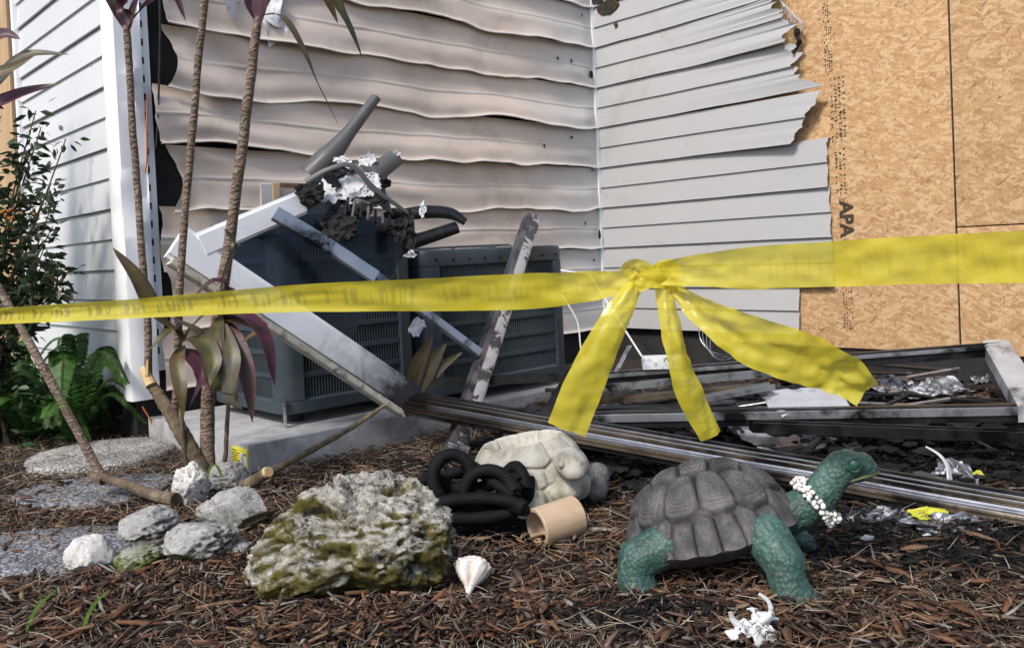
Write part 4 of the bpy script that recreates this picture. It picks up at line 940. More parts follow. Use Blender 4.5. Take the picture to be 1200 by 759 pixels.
hd = pp(668, 545, -.13)
hb = [caps([(hd + [-.03, .10, -.03], .042), (hd + [0, .03, 0], .044), (hd + [.004, -.01, .002], (.044, .04, .038)), (hd + [.008, -.035, -.008], (.034, .026, .024))]),
      caps([(hd + [-.02, .05, -.055], .05), (hd + [-.02, .02, -.075], (.05, .04, .03))]),
      caps([(hd + [-.10, .0, -.09], .04), (hd + [-.11, -.03, -.115], (.045, .045, .025))])]
hv, hf = remesh(cat(hb), .005, 6); hv, hf = displace(hv, hf, lambda V: .002 * fbm(V * 40, 3))
hp = part('head', (hv, hf), M['planter'], pl, None)
for dx in (-.024, .022): I3 = ico(2); part('eye', (I3[0] * .0095 + hd + [dx, -.038, .012], I3[1]), M['planter'], hp)
ft = [caps([(pp(700, 556, .02), (.036, .05, .034)), (pp(698, 575, -.01), (.035, .045, .03))])]
fv, ff = remesh(cat(ft), .005, 4); fv, ff = displace(fv, ff, lambda V: .004 * np.abs(fbm(V * 90, 2))); part('flipper', (fv, ff), M['planter_grey'], pl, None)

# ---- black coiled hose
M['rubber'] = pmat('black_rubber', [(.3, (.002, .002, .003)), (.7, (.006, .006, .007))], 20, .75, bstr=.5, spec=.2)
def coilpath(c_, rx, rz, tilt, n_=40, yaw=0, turns=1.0, dz=0):
    q = np.linspace(0, 2 * np.pi * turns, n_); x = rx * np.cos(q); zz = rz * np.sin(q); y = .03 * q / 6 + tilt * zz
    return np.stack([c_[0] + x * math.cos(yaw) - y * math.sin(yaw), c_[1] + x * math.sin(yaw) + y * math.cos(yaw), c_[2] + zz + dz * q], -1)
hc = D(560, 585, 2.18)
hose = []
for (x, y, dd, rx, rz, yw, r_) in [(532, 562, 2.14, .05, .058, .25, .020), (572, 580, 2.10, .062, .055, -.1, .020), (512, 585, 2.16, .05, .05, .7, .018), (556, 598, 2.06, .11, .024, .0, .022), (545, 578, 2.22, .10, .05, .1, .020), (600, 575, 2.2, .035, .055, -.4, .02)]:
    hose.append((D(x, y, dd), rx, rz, yw, r_))
P = []
for i, (c_, rx, rz, yw, r_) in enumerate(hose): P.append(coilpath(c_, rx, rz, .35, 30, yw, 1.0 + .12))
P = np.concatenate(P); P[:, 2] = np.maximum(P[:, 2], .02 + gh(P[:, 0], P[:, 1])); P = spline(P[::2], 420)
solo('coiled_hose', tube(P, .0160 * (1 + .22 * n1(np.linspace(0, 60, len(P)), 4., 3)), 14), M['rubber'], 'tangled black rubber hose loops beside the pale tortoise planter', 'hose')
solo('shade_sheet', sheet(G(560, 606, .03), (1, 0, 0), (0, 1, .2), .34, .20, .02, 6.6, 26, .01, .12), M['rubber'], 'flat black sheet standing in for the shade under the hose loops', 'cloth')  # black sheet added as the dark shade beneath and between the coils

# ---- tan ring
M['ring'] = pmat('tan_wood', [(.3, (.42, .30, .19)), (.7, (.53, .40, .275))], 9, .65, bstr=.25, map_scale=(1, 1, 4), dirt=(.40, .27, .16), dirt_scale=8, dirt_lo=.55, dirt_hi=.75)
c0 = D(628, 606, 2.05); c1 = D(673, 604, 2.02); axr = (c1 - c0); Lr = np.linalg.norm(axr) + .02; axr /= np.linalg.norm(axr); axr = axr + np.array([0, .85, 0]); axr /= np.linalg.norm(axr)
def ring():
    q = np.linspace(0, 2 * np.pi, 40, endpoint=False); S = np.cross(axr, ZV); S /= np.linalg.norm(S); U = np.cross(S, axr)
    P = [[c0 + axr * x + (S * math.cos(a) + U * math.sin(a)) * r_ for a in q] for x, r_ in [(.0, .040), (-.0, .0465), (.003, .049), (Lr - .003, .0495), (Lr, .047), (Lr, .040), (.0, .040)]]
    V, F = grid(np.array(P), False, True); V[:, 2] += .052 + float(gh(c0[0], c0[1])) - V[:, 2].mean() ; return V, [f[::-1] for f in F]
rg = thing('wooden_ring', 'short tan hollow wooden ring lying on its side in front of the planter', 'ring', c0 * [1, 1, 0])
part('wall', ring(), M['ring'], rg)
rq = G(653, 628, .02); part('tag', boxaxes(rq + [0, -.002, 0], X3, Y3, ZV, (-.008, -.002, -.004), (.008, .003, .012), .001), M['white_flake'], rg)

# ---- whelk shell
def whelk():
    zs = np.linspace(0, 1, 40); na = 48; th = np.linspace(0, 2 * np.pi, na, endpoint=False); P = []
    prof = np.interp(zs, [0, .15, .35, .55, .70, .80, .88, .94, .98, 1], [.07, .15, .36, .74, .96, 1.0, .95, .78, .5, .05])
    for z, r_ in zip(zs, prof):
        k = r_ * (1 + .16 * np.maximum(0, np.cos(th * 9 + z * 5)) * math.exp(-((z - .80) / .06) ** 2) + .05 * np.cos(th * 15) * z)
        dent = 1 - .92 * np.exp(-((th - 4.35) / .36) ** 2) * math.exp(-((z - .50) / .24) ** 2)
        spir = 1 + .10 * np.sin(th + z * 22) * (z > .82)
        P.append(np.stack([k * dent * spir * np.cos(th) * .036, k * dent * spir * np.sin(th) * .032, np.full(na, (z - .5) * .088)], -1))
    return grid(np.array(P), False, True)
wv_, wf = whelk(); wc = G(553, 702, 0)
ez = np.array([.16, .80, .62]); ez /= np.linalg.norm(ez); ex = np.cross(np.array([.0, 1, 0]), ez); ex /= np.linalg.norm(ex); ey = np.cross(ez, ex)
wv_ = wv_ @ np.stack([ex, ey, ez]); wv_ += wc + ZV * (.046 + float(gh(wc[0], wc[1])))
mt, t, b = newmat('whelk'); v = coords(t); t.links.new(ramp(t, noise(t, v, 40, 5), [(.3, (.50, .43, .38)), (.6, (.70, .66, .62))]).outputs[0], b.inputs['Base Color']); b.inputs['Roughness'].default_value = .4; bump(t, b, noise(t, v, 150, 4), .2, .002)
solo('whelk_shell', (wv_, wf), mt, 'small white knobbed whelk shell on the mulch by the big mossy rock', 'seashell', ang=None)

# ---- stones
def rock_mat(name, pale, grey, moss, mlo, mhi, pit=(.012, .012, .010), lo_=.60):
    mt, t, b = newmat(name); v = coords(t)
    c_ = ramp(t, noise(t, v, 34, 8, .75, .6), [(.33, grey), (.62, pale)]).outputs[0]
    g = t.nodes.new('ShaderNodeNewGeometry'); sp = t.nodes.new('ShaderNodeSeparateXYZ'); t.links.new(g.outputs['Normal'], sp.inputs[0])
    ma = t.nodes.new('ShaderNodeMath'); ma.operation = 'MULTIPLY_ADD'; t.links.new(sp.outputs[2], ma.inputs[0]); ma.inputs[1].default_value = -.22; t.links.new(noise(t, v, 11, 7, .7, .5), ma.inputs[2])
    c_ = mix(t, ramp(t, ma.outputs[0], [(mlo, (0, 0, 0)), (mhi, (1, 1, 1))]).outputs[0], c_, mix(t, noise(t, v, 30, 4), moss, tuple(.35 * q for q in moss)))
    pt = noise(t, v, 70, 7, .75, .6); c_ = mix(t, ramp(t, pt, [(.50, (0, 0, 0)), (.60, (.9, .9, .9))]).outputs[0], c_, mix(t, ramp(t, noise(t, v, 9, 4), [(.35, (.1, .1, .1)), (.6, (1, 1, 1))]).outputs[0], c_, pit))
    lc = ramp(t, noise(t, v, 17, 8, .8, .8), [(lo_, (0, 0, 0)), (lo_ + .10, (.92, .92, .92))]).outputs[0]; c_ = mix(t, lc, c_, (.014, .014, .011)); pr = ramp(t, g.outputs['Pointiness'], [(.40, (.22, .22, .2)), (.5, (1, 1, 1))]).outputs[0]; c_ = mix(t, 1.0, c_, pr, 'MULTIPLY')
    t.links.new(c_, b.inputs['Base Color']); b.inputs['Roughness'].default_value = .9; b.inputs['Specular IOR Level'].default_value = .2
    bump(t, b, noise(t, v, 85, 7, .75), .8, .008); return mt
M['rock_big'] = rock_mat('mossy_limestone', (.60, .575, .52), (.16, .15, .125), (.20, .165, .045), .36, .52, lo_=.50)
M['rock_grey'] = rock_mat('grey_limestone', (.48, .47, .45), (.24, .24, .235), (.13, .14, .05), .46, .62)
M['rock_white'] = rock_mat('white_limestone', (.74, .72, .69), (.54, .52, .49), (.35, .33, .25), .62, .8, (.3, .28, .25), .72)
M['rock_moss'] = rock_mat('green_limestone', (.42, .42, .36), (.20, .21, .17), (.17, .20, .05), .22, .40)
def rock(c_, size, seed, sub=5, rough=.35, pits=.05, yaw=0., facet=0):
    V, F = ico(sub); d0 = V.copy()
    S = fbm(V * 1.1 + seed * 5.3, 2) * rough
    d = 1 + S + .16 * rough / .35 * np.abs(fbm(V * 2.6 + seed, 4)) - .10 - pits * sstep(.08, .35, fbm(V * 5.5 + seed * 2, 3)) * 2.2 + .06 * fbm(V * 9 + seed, 4) + .035 * np.abs(fbm(V * 22 + seed, 3))
    V = V * d[:, None]
    if facet:
        rr = np.random.default_rng(int(seed * 100)); 
        for _ in range(facet):
            n_ = rr.normal(size=3); n_ /= np.linalg.norm(n_); lim = rr.uniform(.62, .85); q = V @ n_; V = V - np.outer(np.clip(q - lim, 0, None), n_) * .93
    V = V * np.asarray(size); a = yaw; V = V @ np.array([[math.cos(a), math.sin(a), 0], [-math.sin(a), math.cos(a), 0], [0, 0, 1]])
    return V + c_, F
def big_rock():
    c_ = G(426, 698, 0); sz = np.array([.222, .13, .138])
    V, F = ico(6); rr = np.random.default_rng(44)
    x = V[:, 0]; rid = lambda P_, o_: 1 - np.abs(fbm(P_, o_)) * 2.2
    d = 1 + .24 * fbm(V * 1.2 + 3.1, 2)
    V = V * d[:, None]
    for _ in range(16):
        n_ = rr.normal(size=3); n_ /= np.linalg.norm(n_); lim = rr.uniform(.70, .92); q = V @ n_; V = V - np.outer(np.clip(q - lim, 0, None), n_) * .85
    U_ = V / np.linalg.norm(V, axis=1)[:, None]
    dd = .085 * rid(V * 2.3 + 8.8, 4) - .14 * sstep(.08, .34, fbm(V * 3.0 + 1.7, 3)) + .045 * rid(V * 6.5 + 2, 4) - .07 * sstep(.18, .36, fbm(V * 7.5 + 5, 3)) + .022 * rid(V * 17, 3) - .04 * sstep(.2, .35, fbm(V * 19 + 3, 2))
    V = V + U_ * dd[:, None]; x = V[:, 0]
    V[:, 2] += .16 * np.exp(-((x + .40) / .4) ** 2) - .10 * sstep(.5, 1.1, x)
    # undercut hollow at the front centre
    hol = np.exp(-((x - .05) / .30) ** 2) * sstep(.2, -.6, V[:, 2]) * (V[:, 1] < 0); hol = np.exp(-((x + .05) / .32) ** 2) * (1 - sstep(-.55, .1, V[:, 2])) * (V[:, 1] < 0)
    V[:, 1] += .42 * hol
    V = V * sz; a = R(-6); V = V @ np.array([[math.cos(a), 0, -math.sin(a)], [0, 1, 0], [math.sin(a), 0, math.cos(a)]])
    return V + c_ + [0, 0.02, .092], F
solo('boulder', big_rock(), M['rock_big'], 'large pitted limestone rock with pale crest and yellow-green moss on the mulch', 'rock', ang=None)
def gr(px_, py_): p = G(px_, py_, 0); p[2] = float(gh(p[0], p[1])); return p
def place_rock(px_, py_, w_px, h_px, dpt, seed, mat, label, sub=5, rough=.3, pits=.03, facet=0, yaw=0., sink=.8):
    p = gr(px_, py_); k = p[1] / F_PX; hh = h_px * k / 2
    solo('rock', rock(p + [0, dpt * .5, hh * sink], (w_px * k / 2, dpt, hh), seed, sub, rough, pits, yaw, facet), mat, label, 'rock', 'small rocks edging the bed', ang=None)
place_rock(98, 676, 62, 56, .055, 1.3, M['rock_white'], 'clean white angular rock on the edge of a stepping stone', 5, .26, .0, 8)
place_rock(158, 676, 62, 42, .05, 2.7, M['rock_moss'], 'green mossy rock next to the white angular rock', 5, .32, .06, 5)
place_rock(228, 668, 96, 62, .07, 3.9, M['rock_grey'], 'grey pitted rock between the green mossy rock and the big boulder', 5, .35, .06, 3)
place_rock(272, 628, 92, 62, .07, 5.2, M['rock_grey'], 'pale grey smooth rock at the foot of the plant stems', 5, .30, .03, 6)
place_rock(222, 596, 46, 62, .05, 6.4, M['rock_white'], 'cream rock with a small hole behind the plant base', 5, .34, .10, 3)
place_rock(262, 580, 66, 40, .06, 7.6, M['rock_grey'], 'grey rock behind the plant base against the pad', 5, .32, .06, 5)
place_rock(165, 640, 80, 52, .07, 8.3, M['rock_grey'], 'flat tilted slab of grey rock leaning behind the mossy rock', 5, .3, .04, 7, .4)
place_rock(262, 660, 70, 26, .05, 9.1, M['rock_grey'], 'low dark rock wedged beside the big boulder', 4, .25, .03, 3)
# stepping stones
def agg_mat(name, a, b_):
    mt, t, b = newmat(name); v = coords(t); vo = t.nodes.new('ShaderNodeTexVoronoi'); vo.inputs['Scale'].default_value = 125; t.links.new(v, vo.inputs['Vector'])
    sp = t.nodes.new('ShaderNodeSeparateColor'); t.links.new(vo.outputs['Color'], sp.inputs[0]); c_ = ramp(t, sp.outputs[0], [(.1, a), (.9, b_)]).outputs[0]
    c_ = mix(t, ramp(t, vo.outputs['Distance'], [(.35, (0, 0, 0)), (.8, (.8, .8, .8))]).outputs[0], c_, tuple(q * .25 for q in a))
    c_ = mix(t, ramp(t, noise(t, v, 6, 5, .65), [(.5, (0, 0, 0)), (.75, (.6, .6, .6))]).outputs[0], c_, (.045, .038, .03))
    t.links.new(c_, b.inputs['Base Color']); b.inputs['Roughness'].default_value = .85; inv = t.nodes.new('ShaderNodeMath'); inv.operation = 'SUBTRACT'; inv.inputs[0].default_value = 1; t.links.new(vo.outputs['Distance'], inv.inputs[1]); bump(t, b, inv.outputs[0], .8, .005); return mt
M['agg_pale'] = agg_mat('pale_aggregate', (.30, .29, .27), (.62, .60, .57)); M['agg_dark'] = agg_mat('dark_aggregate', (.10, .105, .12), (.36, .37, .40))
def stepping(px_, py_, wpx, hpx, mat, label, seed):
    p = gr(px_, py_); a = gr(px_ - wpx / 2, py_); b_ = gr(px_ + wpx / 2, py_); f_ = gr(px_, py_ - hpx / 2); n_ = gr(px_, py_ + hpx / 2)
    rx = abs(b_[0] - a[0]) / 2; ry = abs(f_[1] - n_[1]) / 2; q = np.linspace(0, 2 * np.pi, 56, endpoint=False)
    rr = 1 + .03 * n1(np.cos(q) * 2 + seed, seed, 3)
    P = []
    for k, z in [(1.0, -.03), (1.0, .012), (.985, .022), (.95, .026), (.6, .028), (.2, .028), (.001, .028)]:
        P.append(np.stack([p[0] + rx * rr * k * np.cos(q), p[1] + ry * rr * k * np.sin(q), np.full(56, p[2] + z) + .002 * fbm(np.stack([np.cos(q) * 4 * k, np.sin(q) * 4 * k, np.full(56, seed)], -1), 3)], -1))
    solo('stepping_stone', grid(np.array(P), False, True), mat, label, 'stepping stone', 'stepping stones', ang=50)
stepping(120, 537, 146, 34, M['agg_pale'], 'pale round aggregate stepping stone by the concrete pad', 1.)
stepping(118, 577, 190, 34, M['agg_dark'], 'dark round stepping stone half buried behind the fallen stem', 2.)
stepping(55, 650, 250, 52, M['agg_dark'], 'broad dark stepping stone under the white angular rock', 3.)

# ================================================================== plants
M['stem'] = None
mt, t, b = newmat('plant_stem'); v = coords(t); 
wv = t.nodes.new('ShaderNodeTexWave'); wv.wave_type = 'BANDS'; wv.bands_direction = 'Z'; wv.inputs['Scale'].default_value = 17; wv.inputs['Distortion'].default_value = 9; wv.inputs['Detail'].default_value = 3; wv.inputs['Detail Scale'].default_value = 2.5; t.links.new(v, wv.inputs['Vector'])
c_ = ramp(t, noise(t, v, 30, 6, .65), [(.3, (.075, .045, .030)), (.5, (.15, .10, .07)), (.72, (.26, .20, .155))]).outputs[0]
c_ = mix(t, ramp(t, wv.outputs['Fac'], [(.86, (0, 0, 0)), (.97, (.55, .55, .55))]).outputs[0], c_, (.36, .31, .25))
c_ = mix(t, ramp(t, noise(t, v, 5, 4), [(.58, (0, 0, 0)), (.72, (.6, .6, .6))]).outputs[0], c_, (.10, .12, .03))
t.links.new(c_, b.inputs['Base Color']); b.inputs['Roughness'].default_value = .8; bump(t, b, wv.outputs['Fac'], .5, .006); M['stem'] = mt
M['bark'] = pmat('rough_bark', [(.3, (.065, .045, .028)), (.5, (.13, .095, .06)), (.72, (.25, .20, .14))], 30, .9, bstr=.7, bdist=.008, map_scale=(1, 1, .5))
M['cut_wood'] = pmat('fresh_cut_wood', [(.3, (.50, .34, .15)), (.7, (.66, .50, .28))], 40, .7)
M['leaf'] = vcmat('strap_leaf', .45, .35, 35, .25, .003, (1, 1, 1), .25, .5)
def leaf(pts, wid, cols, n_=18, fold=.25, up=(0, -.4, 1), tw=0.0, k=7, midc=None):
    P = spline(pts, n_); q = np.linspace(0, 1, n_); T, S, U = frames(P, up)
    if tw:
        a = tw * q; S2 = S * np.cos(a)[:, None] + U * np.sin(a)[:, None]; U = U * np.cos(a)[:, None] - S * np.sin(a)[:, None]; S = S2
    wv_ = wid * np.clip(np.sin(np.pi * np.clip(q * .93 + .07, 0, 1)) ** .75, .02, 1) * (1 - .25 * q) * (1 + .10 * n1(q * 5, wid * 90 + pts[0][0], 2))
    e = np.linspace(-1, 1, k); A = P[:, None] + S[:, None] * (wv_[:, None] * e[None] * .5)[..., None] + U[:, None] * (fold * wv_[:, None] * np.abs(e)[None] * .5)[..., None]
    V, F = grid(A); C0, C1 = np.array(cols[0]), np.array(cols[1])
    nn_ = fbm(V * 22 + wid * 50, 3).reshape(n_, k)[..., None]
    edge = (np.abs(e) ** 3)[None, :, None]; mx_ = np.clip(.5 + nn_ * 1.3 - .0 * q[:, None, None], 0, 1)
    c_ = C0 * (1 - mx_) + C1 * mx_; c_ = c_ * (1 - edge * .6) + np.array(cols[2]) * edge * .6
    cc = np.concatenate([c_, np.ones((n_, k, 1))], -1).reshape(-1, 4); return (V, F), cc
GRN, PUR, OLV, RED, GRY, BRN = (.05, .062, .018), (.085, .022, .045), (.13, .115, .03), (.16, .025, .05), (.10, .10, .085), (.12, .07, .035)
base = gr(248, 578)
ti = thing('ti_plant', 'ti plant with bare ringed stems and drooping purple-green leaves in front of the condensers', 'plant', base)
def stem(pix, r0, r1, name='stem', mat=None, knob=.08, n_=60):
    P = spline(pix, n_); q = np.linspace(0, 1, n_); P = P + np.stack([.004 * n1(q * 9, r0 * 900 + 1, 2), .004 * n1(q * 9, r0 * 900 + 5, 2), 0 * q], -1)
    rr = (r0 + (r1 - r0) * q) * (1 + knob * np.sin(q * n_ * 1.9) * .35 + knob * n1(q * 14, r0 * 777, 2))
    return part(name, tube(P, rr, 12), mat or M['stem'], ti, 60)
s3 = stem([D(248, 575, 2.70), D(243, 520, 2.71), D(246, 440, 2.70), D(262, 330, 2.66), D(280, 200, 2.62), D(294, 90, 2.60), D(303, 20, 2.59)], .024, .0125)
s2 = stem([D(206, 482, 2.70), D(209, 400, 2.66), D(212, 310, 2.62), D(222, 190, 2.60), D(232, 80, 2.58), D(241, -20, 2.56), D(246, -110, 2.55)], .0125, .0105)
s1_ = stem([D(174, 446, 2.72), D(173, 380, 2.7), D(166, 290, 2.68), D(158, 180, 2.66), D(152, 90, 2.64), D(149, 30, 2.62)], .0115, .0105)
st = stem([D(250, 580, 2.68), D(228, 535, 2.68), D(198, 482, 2.70), D(174, 446, 2.72)], .030, .017, 'cut_trunk', M['bark'], .15)
part('cut_end', tube([D(177, 451, 2.705), D(170, 436, 2.715), D(169, 430, 2.72)], [.0175, .016, .013], 10), M['cut_wood'], st)
part('cut_end', tube([D(172, 440, 2.712), D(172, 422, 2.712)], [.009, .007], 6), M['cut_wood'], st)
part('splinter', tube([D(172, 440, 2.70), D(173, 421, 2.70)], [.008, .003], 5), M['cut_wood'], st)
for (pts) in ([(212, 420), (212, 470), (215, 520), (222, 560)], [(268, 455), (266, 500), (263, 545), (256, 575)]):
    stem([D(x, y, 2.66) for x, y in pts], .0065, .0075, 'shoot', M['bark'], .1, 24)
def L_(pix, dd, wid, cols, parent=ti, **kw):
    pts = [D(x, y, dd + dz) for (x, y, dz) in [(p + (0,))[:3] for p in pix]]; vf, cc = leaf(pts, wid, cols, **kw); return part('leaf', vf, M['leaf'], parent, None, cols=cc)
GP = (GRN, PUR, RED); GO = (GRN, OLV, PUR); OG = (OLV, GRY, PUR); DP = (PUR, (.03, .018, .02), RED); BR_ = (BRN, OLV, PUR); GG = (GRY, OLV, PUR)
# crowns at the stem tops
for pix, dd, w_, c_, kw in [
    ([(149, 35), (145, 10), (140, -30, -.05)], 2.62, .045, DP, {}), ([(150, 40), (158, 10), (175, -35)], 2.62, .05, GP, {}), ([(151, 30), (170, 8), (200, -10, -.08), (218, 25, -.1)], 2.62, .035, DP, {}),
    ([(148, 35), (130, 0), (110, -30)], 2.62, .04, GP, {}),
    ([(303, 25), (296, 0), (290, -50)], 2.59, .05, DP, {}), ([(304, 25), (318, -5), (340, -60)], 2.59, .05, GP, {}), ([(303, 30), (306, 0), (308, -60)], 2.58, .055, DP, {}),
    ([(308, 18), (330, 20, -.05), (350, 50, -.08), (368, 90, -.1), (398, 150, -.1)], 2.58, .038, BR_, dict(tw=1.2)),
    ([(385, -30), (395, 5), (410, 35), (425, 70)], 2.5, .042, GO, dict(tw=.6)), ([(378, -30), (384, 0), (396, 28)], 2.5, .03, BR_, {}),
    # the mid-height cluster
    ([(256, 392), (262, 330, -.04), (276, 290, -.06), (262, 268, -.1)], 2.62, .05, GG, dict(tw=.8)),
    ([(215, 395), (185, 370, -.05), (160, 325, -.08), (132, 290, -.1)], 2.62, .052, BR_, dict(tw=.5)),
    ([(216, 400), (228, 380, -.03), (255, 360, -.06), (290, 352, -.12)], 2.62, .05, OG, {}),
    ([(262, 375), (275, 400, -.06), (290, 440, -.1), (296, 495, -.1)], 2.60, .055, GP, {}),
    ([(258, 372), (250, 410, -.08), (256, 450, -.1), (276, 462, -.12)], 2.58, .065, GO, {}),
    ([(262, 370), (290, 372, -.1), (312, 400, -.14), (322, 452, -.14)], 2.60, .050, DP, dict(tw=.5)),
    ([(260, 372), (285, 378, -.05), (305, 385, -.1), (282, 402, -.14)], 2.60, .05, BR_, {}),
    ([(214, 410), (228, 420, -.06), (238, 440, -.1), (222, 478, -.1)], 2.62, .055, DP, {}),
    ([(214, 405), (208, 425, -.06), (212, 455, -.1), (215, 490, -.1)], 2.60, .045, BR_, {}),
    ([(215, 400), (205, 385, -.04), (190, 395, -.08), (176, 410, -.1)], 2.62, .035, GO, {}),
    ([(216, 398), (236, 400, -.08), (250, 425, -.12), (246, 452, -.14)], 2.58, .06, GO, {}),
    ([(264, 372), (300, 362, -.05), (335, 348, -.1), (360, 340, -.1)], 2.60, .035, OG, {}),
    ([(264, 380), (268, 340, -.05), (250, 330, -.08), (225, 350, -.1)], 2.60, .045, GP, {}),
    ([(258, 380), (243, 395, -.06), (226, 385, -.08), (200, 372, -.1)], 2.62, .04, GG, {}),
    ([(262, 380), (272, 420, -.08), (270, 465, -.1), (284, 480, -.1)], 2.56, .05, GG, {})]:
    L_(pix, dd, w_ * 1.15, c_, **kw)
# purple leaves entering beside the wall, of a plant that stands out of frame
tl2 = thing('ti_plant', 'ti plant at the wall whose dull purple leaves hang in beside the white siding', 'plant', gr(-90, 560))
ORGb = ORG[tl2.name]
part('stem', tube(spline([gr(-90, 560), D(-70, 350, 2.66), D(-60, 180, 2.62), D(-55, 70, 2.6)], 30), .013, 10), M['stem'], tl2)
for pix, dd, w_, c_, kw in [([(-55, 110), (-10, 100), (30, 66), (82, 64)], 2.6, .055, GG, dict(tw=.5)), ([(-55, 125), (-10, 122), (30, 108), (72, 98)], 2.6, .05, DP, dict(tw=.3)), ([(-55, 70), (-20, 50), (5, 40), (24, 46)], 2.58, .05, DP, {}), ([(-55, 60), (-25, 85), (8, 82), (40, 66)], 2.56, .045, BR_, {}), ([(-55, 90), (-80, 40), (-100, 0)], 2.6, .05, GP, {})]:
    L_(pix, dd, w_, c_, tl2, up=(.2, -1, .35), **kw)
# stray dead leaves by the brace bar
for i, (pix, w_, c_) in enumerate([([(482, 462), (490, 428), (507, 394)], .075, BR_), ([(490, 462), (503, 430), (523, 402)], .08, OG), ([(496, 460), (515, 432), (542, 412)], .045, GG)]):
    vf, cc = leaf([D(x, y, 3.40) for x, y in pix], w_, c_, up=(0, -1, .2)); solo('dead_leaf', vf, M['leaf'], ['brown dead leaf propped against the condenser', 'olive dead leaf propped against the condenser', 'narrow grey dead leaf by the leaning bar'][i], 'leaf', cols=cc, ang=None)

# fallen stems and sticks
fs = thing('fallen_stem', 'snapped ti stem leaning down across the ferns with an elbow at the ground', 'branch', gr(118, 556))
part('shaft', tube(spline([D(-60, 235, 2.75), D(0, 340, 2.72), D(60, 448, 2.66), D(112, 545, 2.62), D(124, 562, 2.60)], 40), np.linspace(.011, .0145, 40) * (1 + .06 * np.sin(np.arange(40) * 1.7)), 10), M['stem'], fs)
part('elbow', tube(spline([D(110, 556, 2.61), D(140, 565, 2.56), D(180, 580, 2.50), D(206, 585, 2.46)], 24), np.linspace(.011, .020, 24), 10), M['bark'], fs)
part('knot', tube([D(106, 555, 2.61), D(122, 562, 2.59)], [.012, .018], 8), M['bark'], fs)
solo('branch', tube(spline([D(318, 552, 2.66), D(360, 530, 2.76), D(410, 502, 2.92), D(452, 474, 3.02)], 30), np.linspace(.0125, .007, 30) * (1 + .08 * np.sin(np.arange(30) * 1.3)), 9), M['bark'], 'brown stick lying against the concrete pad from the plant base', 'branch')
cl = thing('cut_log', 'short cut log with a pale end lying by the plant base', 'log', gr(295, 572))
part('log', tube(spline([D(284, 569, 2.62), D(300, 562, 2.60), D(313, 553, 2.58)], 10), .018, 12), M['bark'], cl); part('cut_face', tube([D(312, 553.5, 2.578), D(315, 552, 2.572)], [.0172, .016], 12), M['cut_wood'], cl)
for i, (a, b_, r_, lb) in enumerate([((132, 690), (232, 628), .006, 'thin twig lying across the mossy rocks'), ((40, 735), (120, 672), .005, 'thin brown twig on the mulch in front of the white rock'), ((318, 760), (330, 720), .005, 'short twig standing in the grass below the big rock')]):
    pa, pb = gr(*a), gr(*b_); pa[2] += .02; pb[2] += .045 if i == 0 else .02
    solo('twig', tube(spline([pa, (pa + pb) / 2 + [0, 0, .012], pb], 14), np.linspace(r_, r_ * .6, 14), 6), M['bark'], lb, 'twig')

# shrub against the left wall
M['shrub_leaf'] = vcmat('shrub_leaf', .45, .3, 60, 0, .002, (1, 1, 1), .25, .45)
def leaf_cloud(centres, dirs, length, width, cols, rng, droop=.3):
    n_ = len(centres); T = dirs / np.linalg.norm(dirs, axis=1)[:, None]; rv = rng.normal(size=(n_, 3)); S = np.cross(T, rv); S /= np.linalg.norm(S, axis=1)[:, None]; U = np.cross(S, T)
    ln = length * rng.uniform(.65, 1.25, n_)[:, None]; wd = width * rng.uniform(.7, 1.25, n_)[:, None]
    c_ = centres
    V = np.stack([c_, c_ + T * ln * .35 + S * wd * .5 + U * wd * .12, c_ + T * ln * .72 + S * wd * .36 + U * wd * .05 - ZV * droop * ln * .15, c_ + T * ln - ZV * droop * ln * .35, c_ + T * ln * .72 - S * wd * .36 + U * wd * .05 - ZV * droop * ln * .15, c_ + T * ln * .35 - S * wd * .5 + U * wd * .12, c_ + T * ln * .4 - ZV * droop * ln * .05], 1)
    F = []
    for i in range(n_): o = i * 7; F += [(o, o + 1, o + 6), (o + 1, o + 2, o + 6), (o + 2, o + 3, o + 6), (o + 3, o + 4, o + 6), (o + 4, o + 5, o + 6), (o + 5, o, o + 6)]
    C = np.repeat(np.concatenate([cols, np.ones((n_, 1))], 1), 7, 0); return (V.reshape(-1, 3), F), C
rs = np.random.default_rng(9)
sb = gr(-10, 470); sb[1] = 3.55; sb[0] = -2.16
shrub = thing('shrub', 'dark green leafy shrub with orange berries growing against the white wall', 'shrub', sb * [1, 1, 0])
tips = []
for i in range(26):
    y0 = rs.uniform(.75, 1.85); a = rs.uniform(0, 2 * math.pi); sp_ = .24 * math.exp(-((y0 - 1.15) / .45) ** 2) + .05
    tip = sb + np.array([math.cos(a) * sp_ * 1.2, math.sin(a) * sp_, y0]); P = spline([sb + rs.normal(0, .03, 3) * [1, 1, 0], sb + (tip - sb) * [.3, .3, .5], tip], 14)
    part('branch', tube(P, np.linspace(.008, .0025, 14), 5), M['bark'], shrub); tips.append(P)
for (x, y) in [(60, 310), (75, 322), (80, 318), (55, 300), (50, 235), (60, 215), (42, 130), (48, 150), (70, 340), (30, 180), (62, 265)]:
    tip = D(x, y, 3.35); P = spline([sb + ZV * .5, sb + (tip - sb) * [.5, .5, .75], tip], 14); part('branch', tube(P, np.linspace(.006, .002, 14), 5), M['bark'], shrub); tips.append(P)
cen, dr_ = [], []
for P in tips:
    for q in np.linspace(.35, 1, 16):
        p = P[int(q * 13)]
        for _ in range(6): d = rs.normal(size=3) * [1, 1, .7] + [0, 0, .1]; cen.append(p + d * .02); dr_.append(d)
cen = np.array(cen); dr_ = np.array(dr_); u_ = rs.random((len(cen), 1)); cc = np.array([.010, .024, .010]) * (1 - u_) + np.array([.035, .065, .022]) * u_; cc[rs.random(len(cc)) < .06] = (.11, .09, .03)
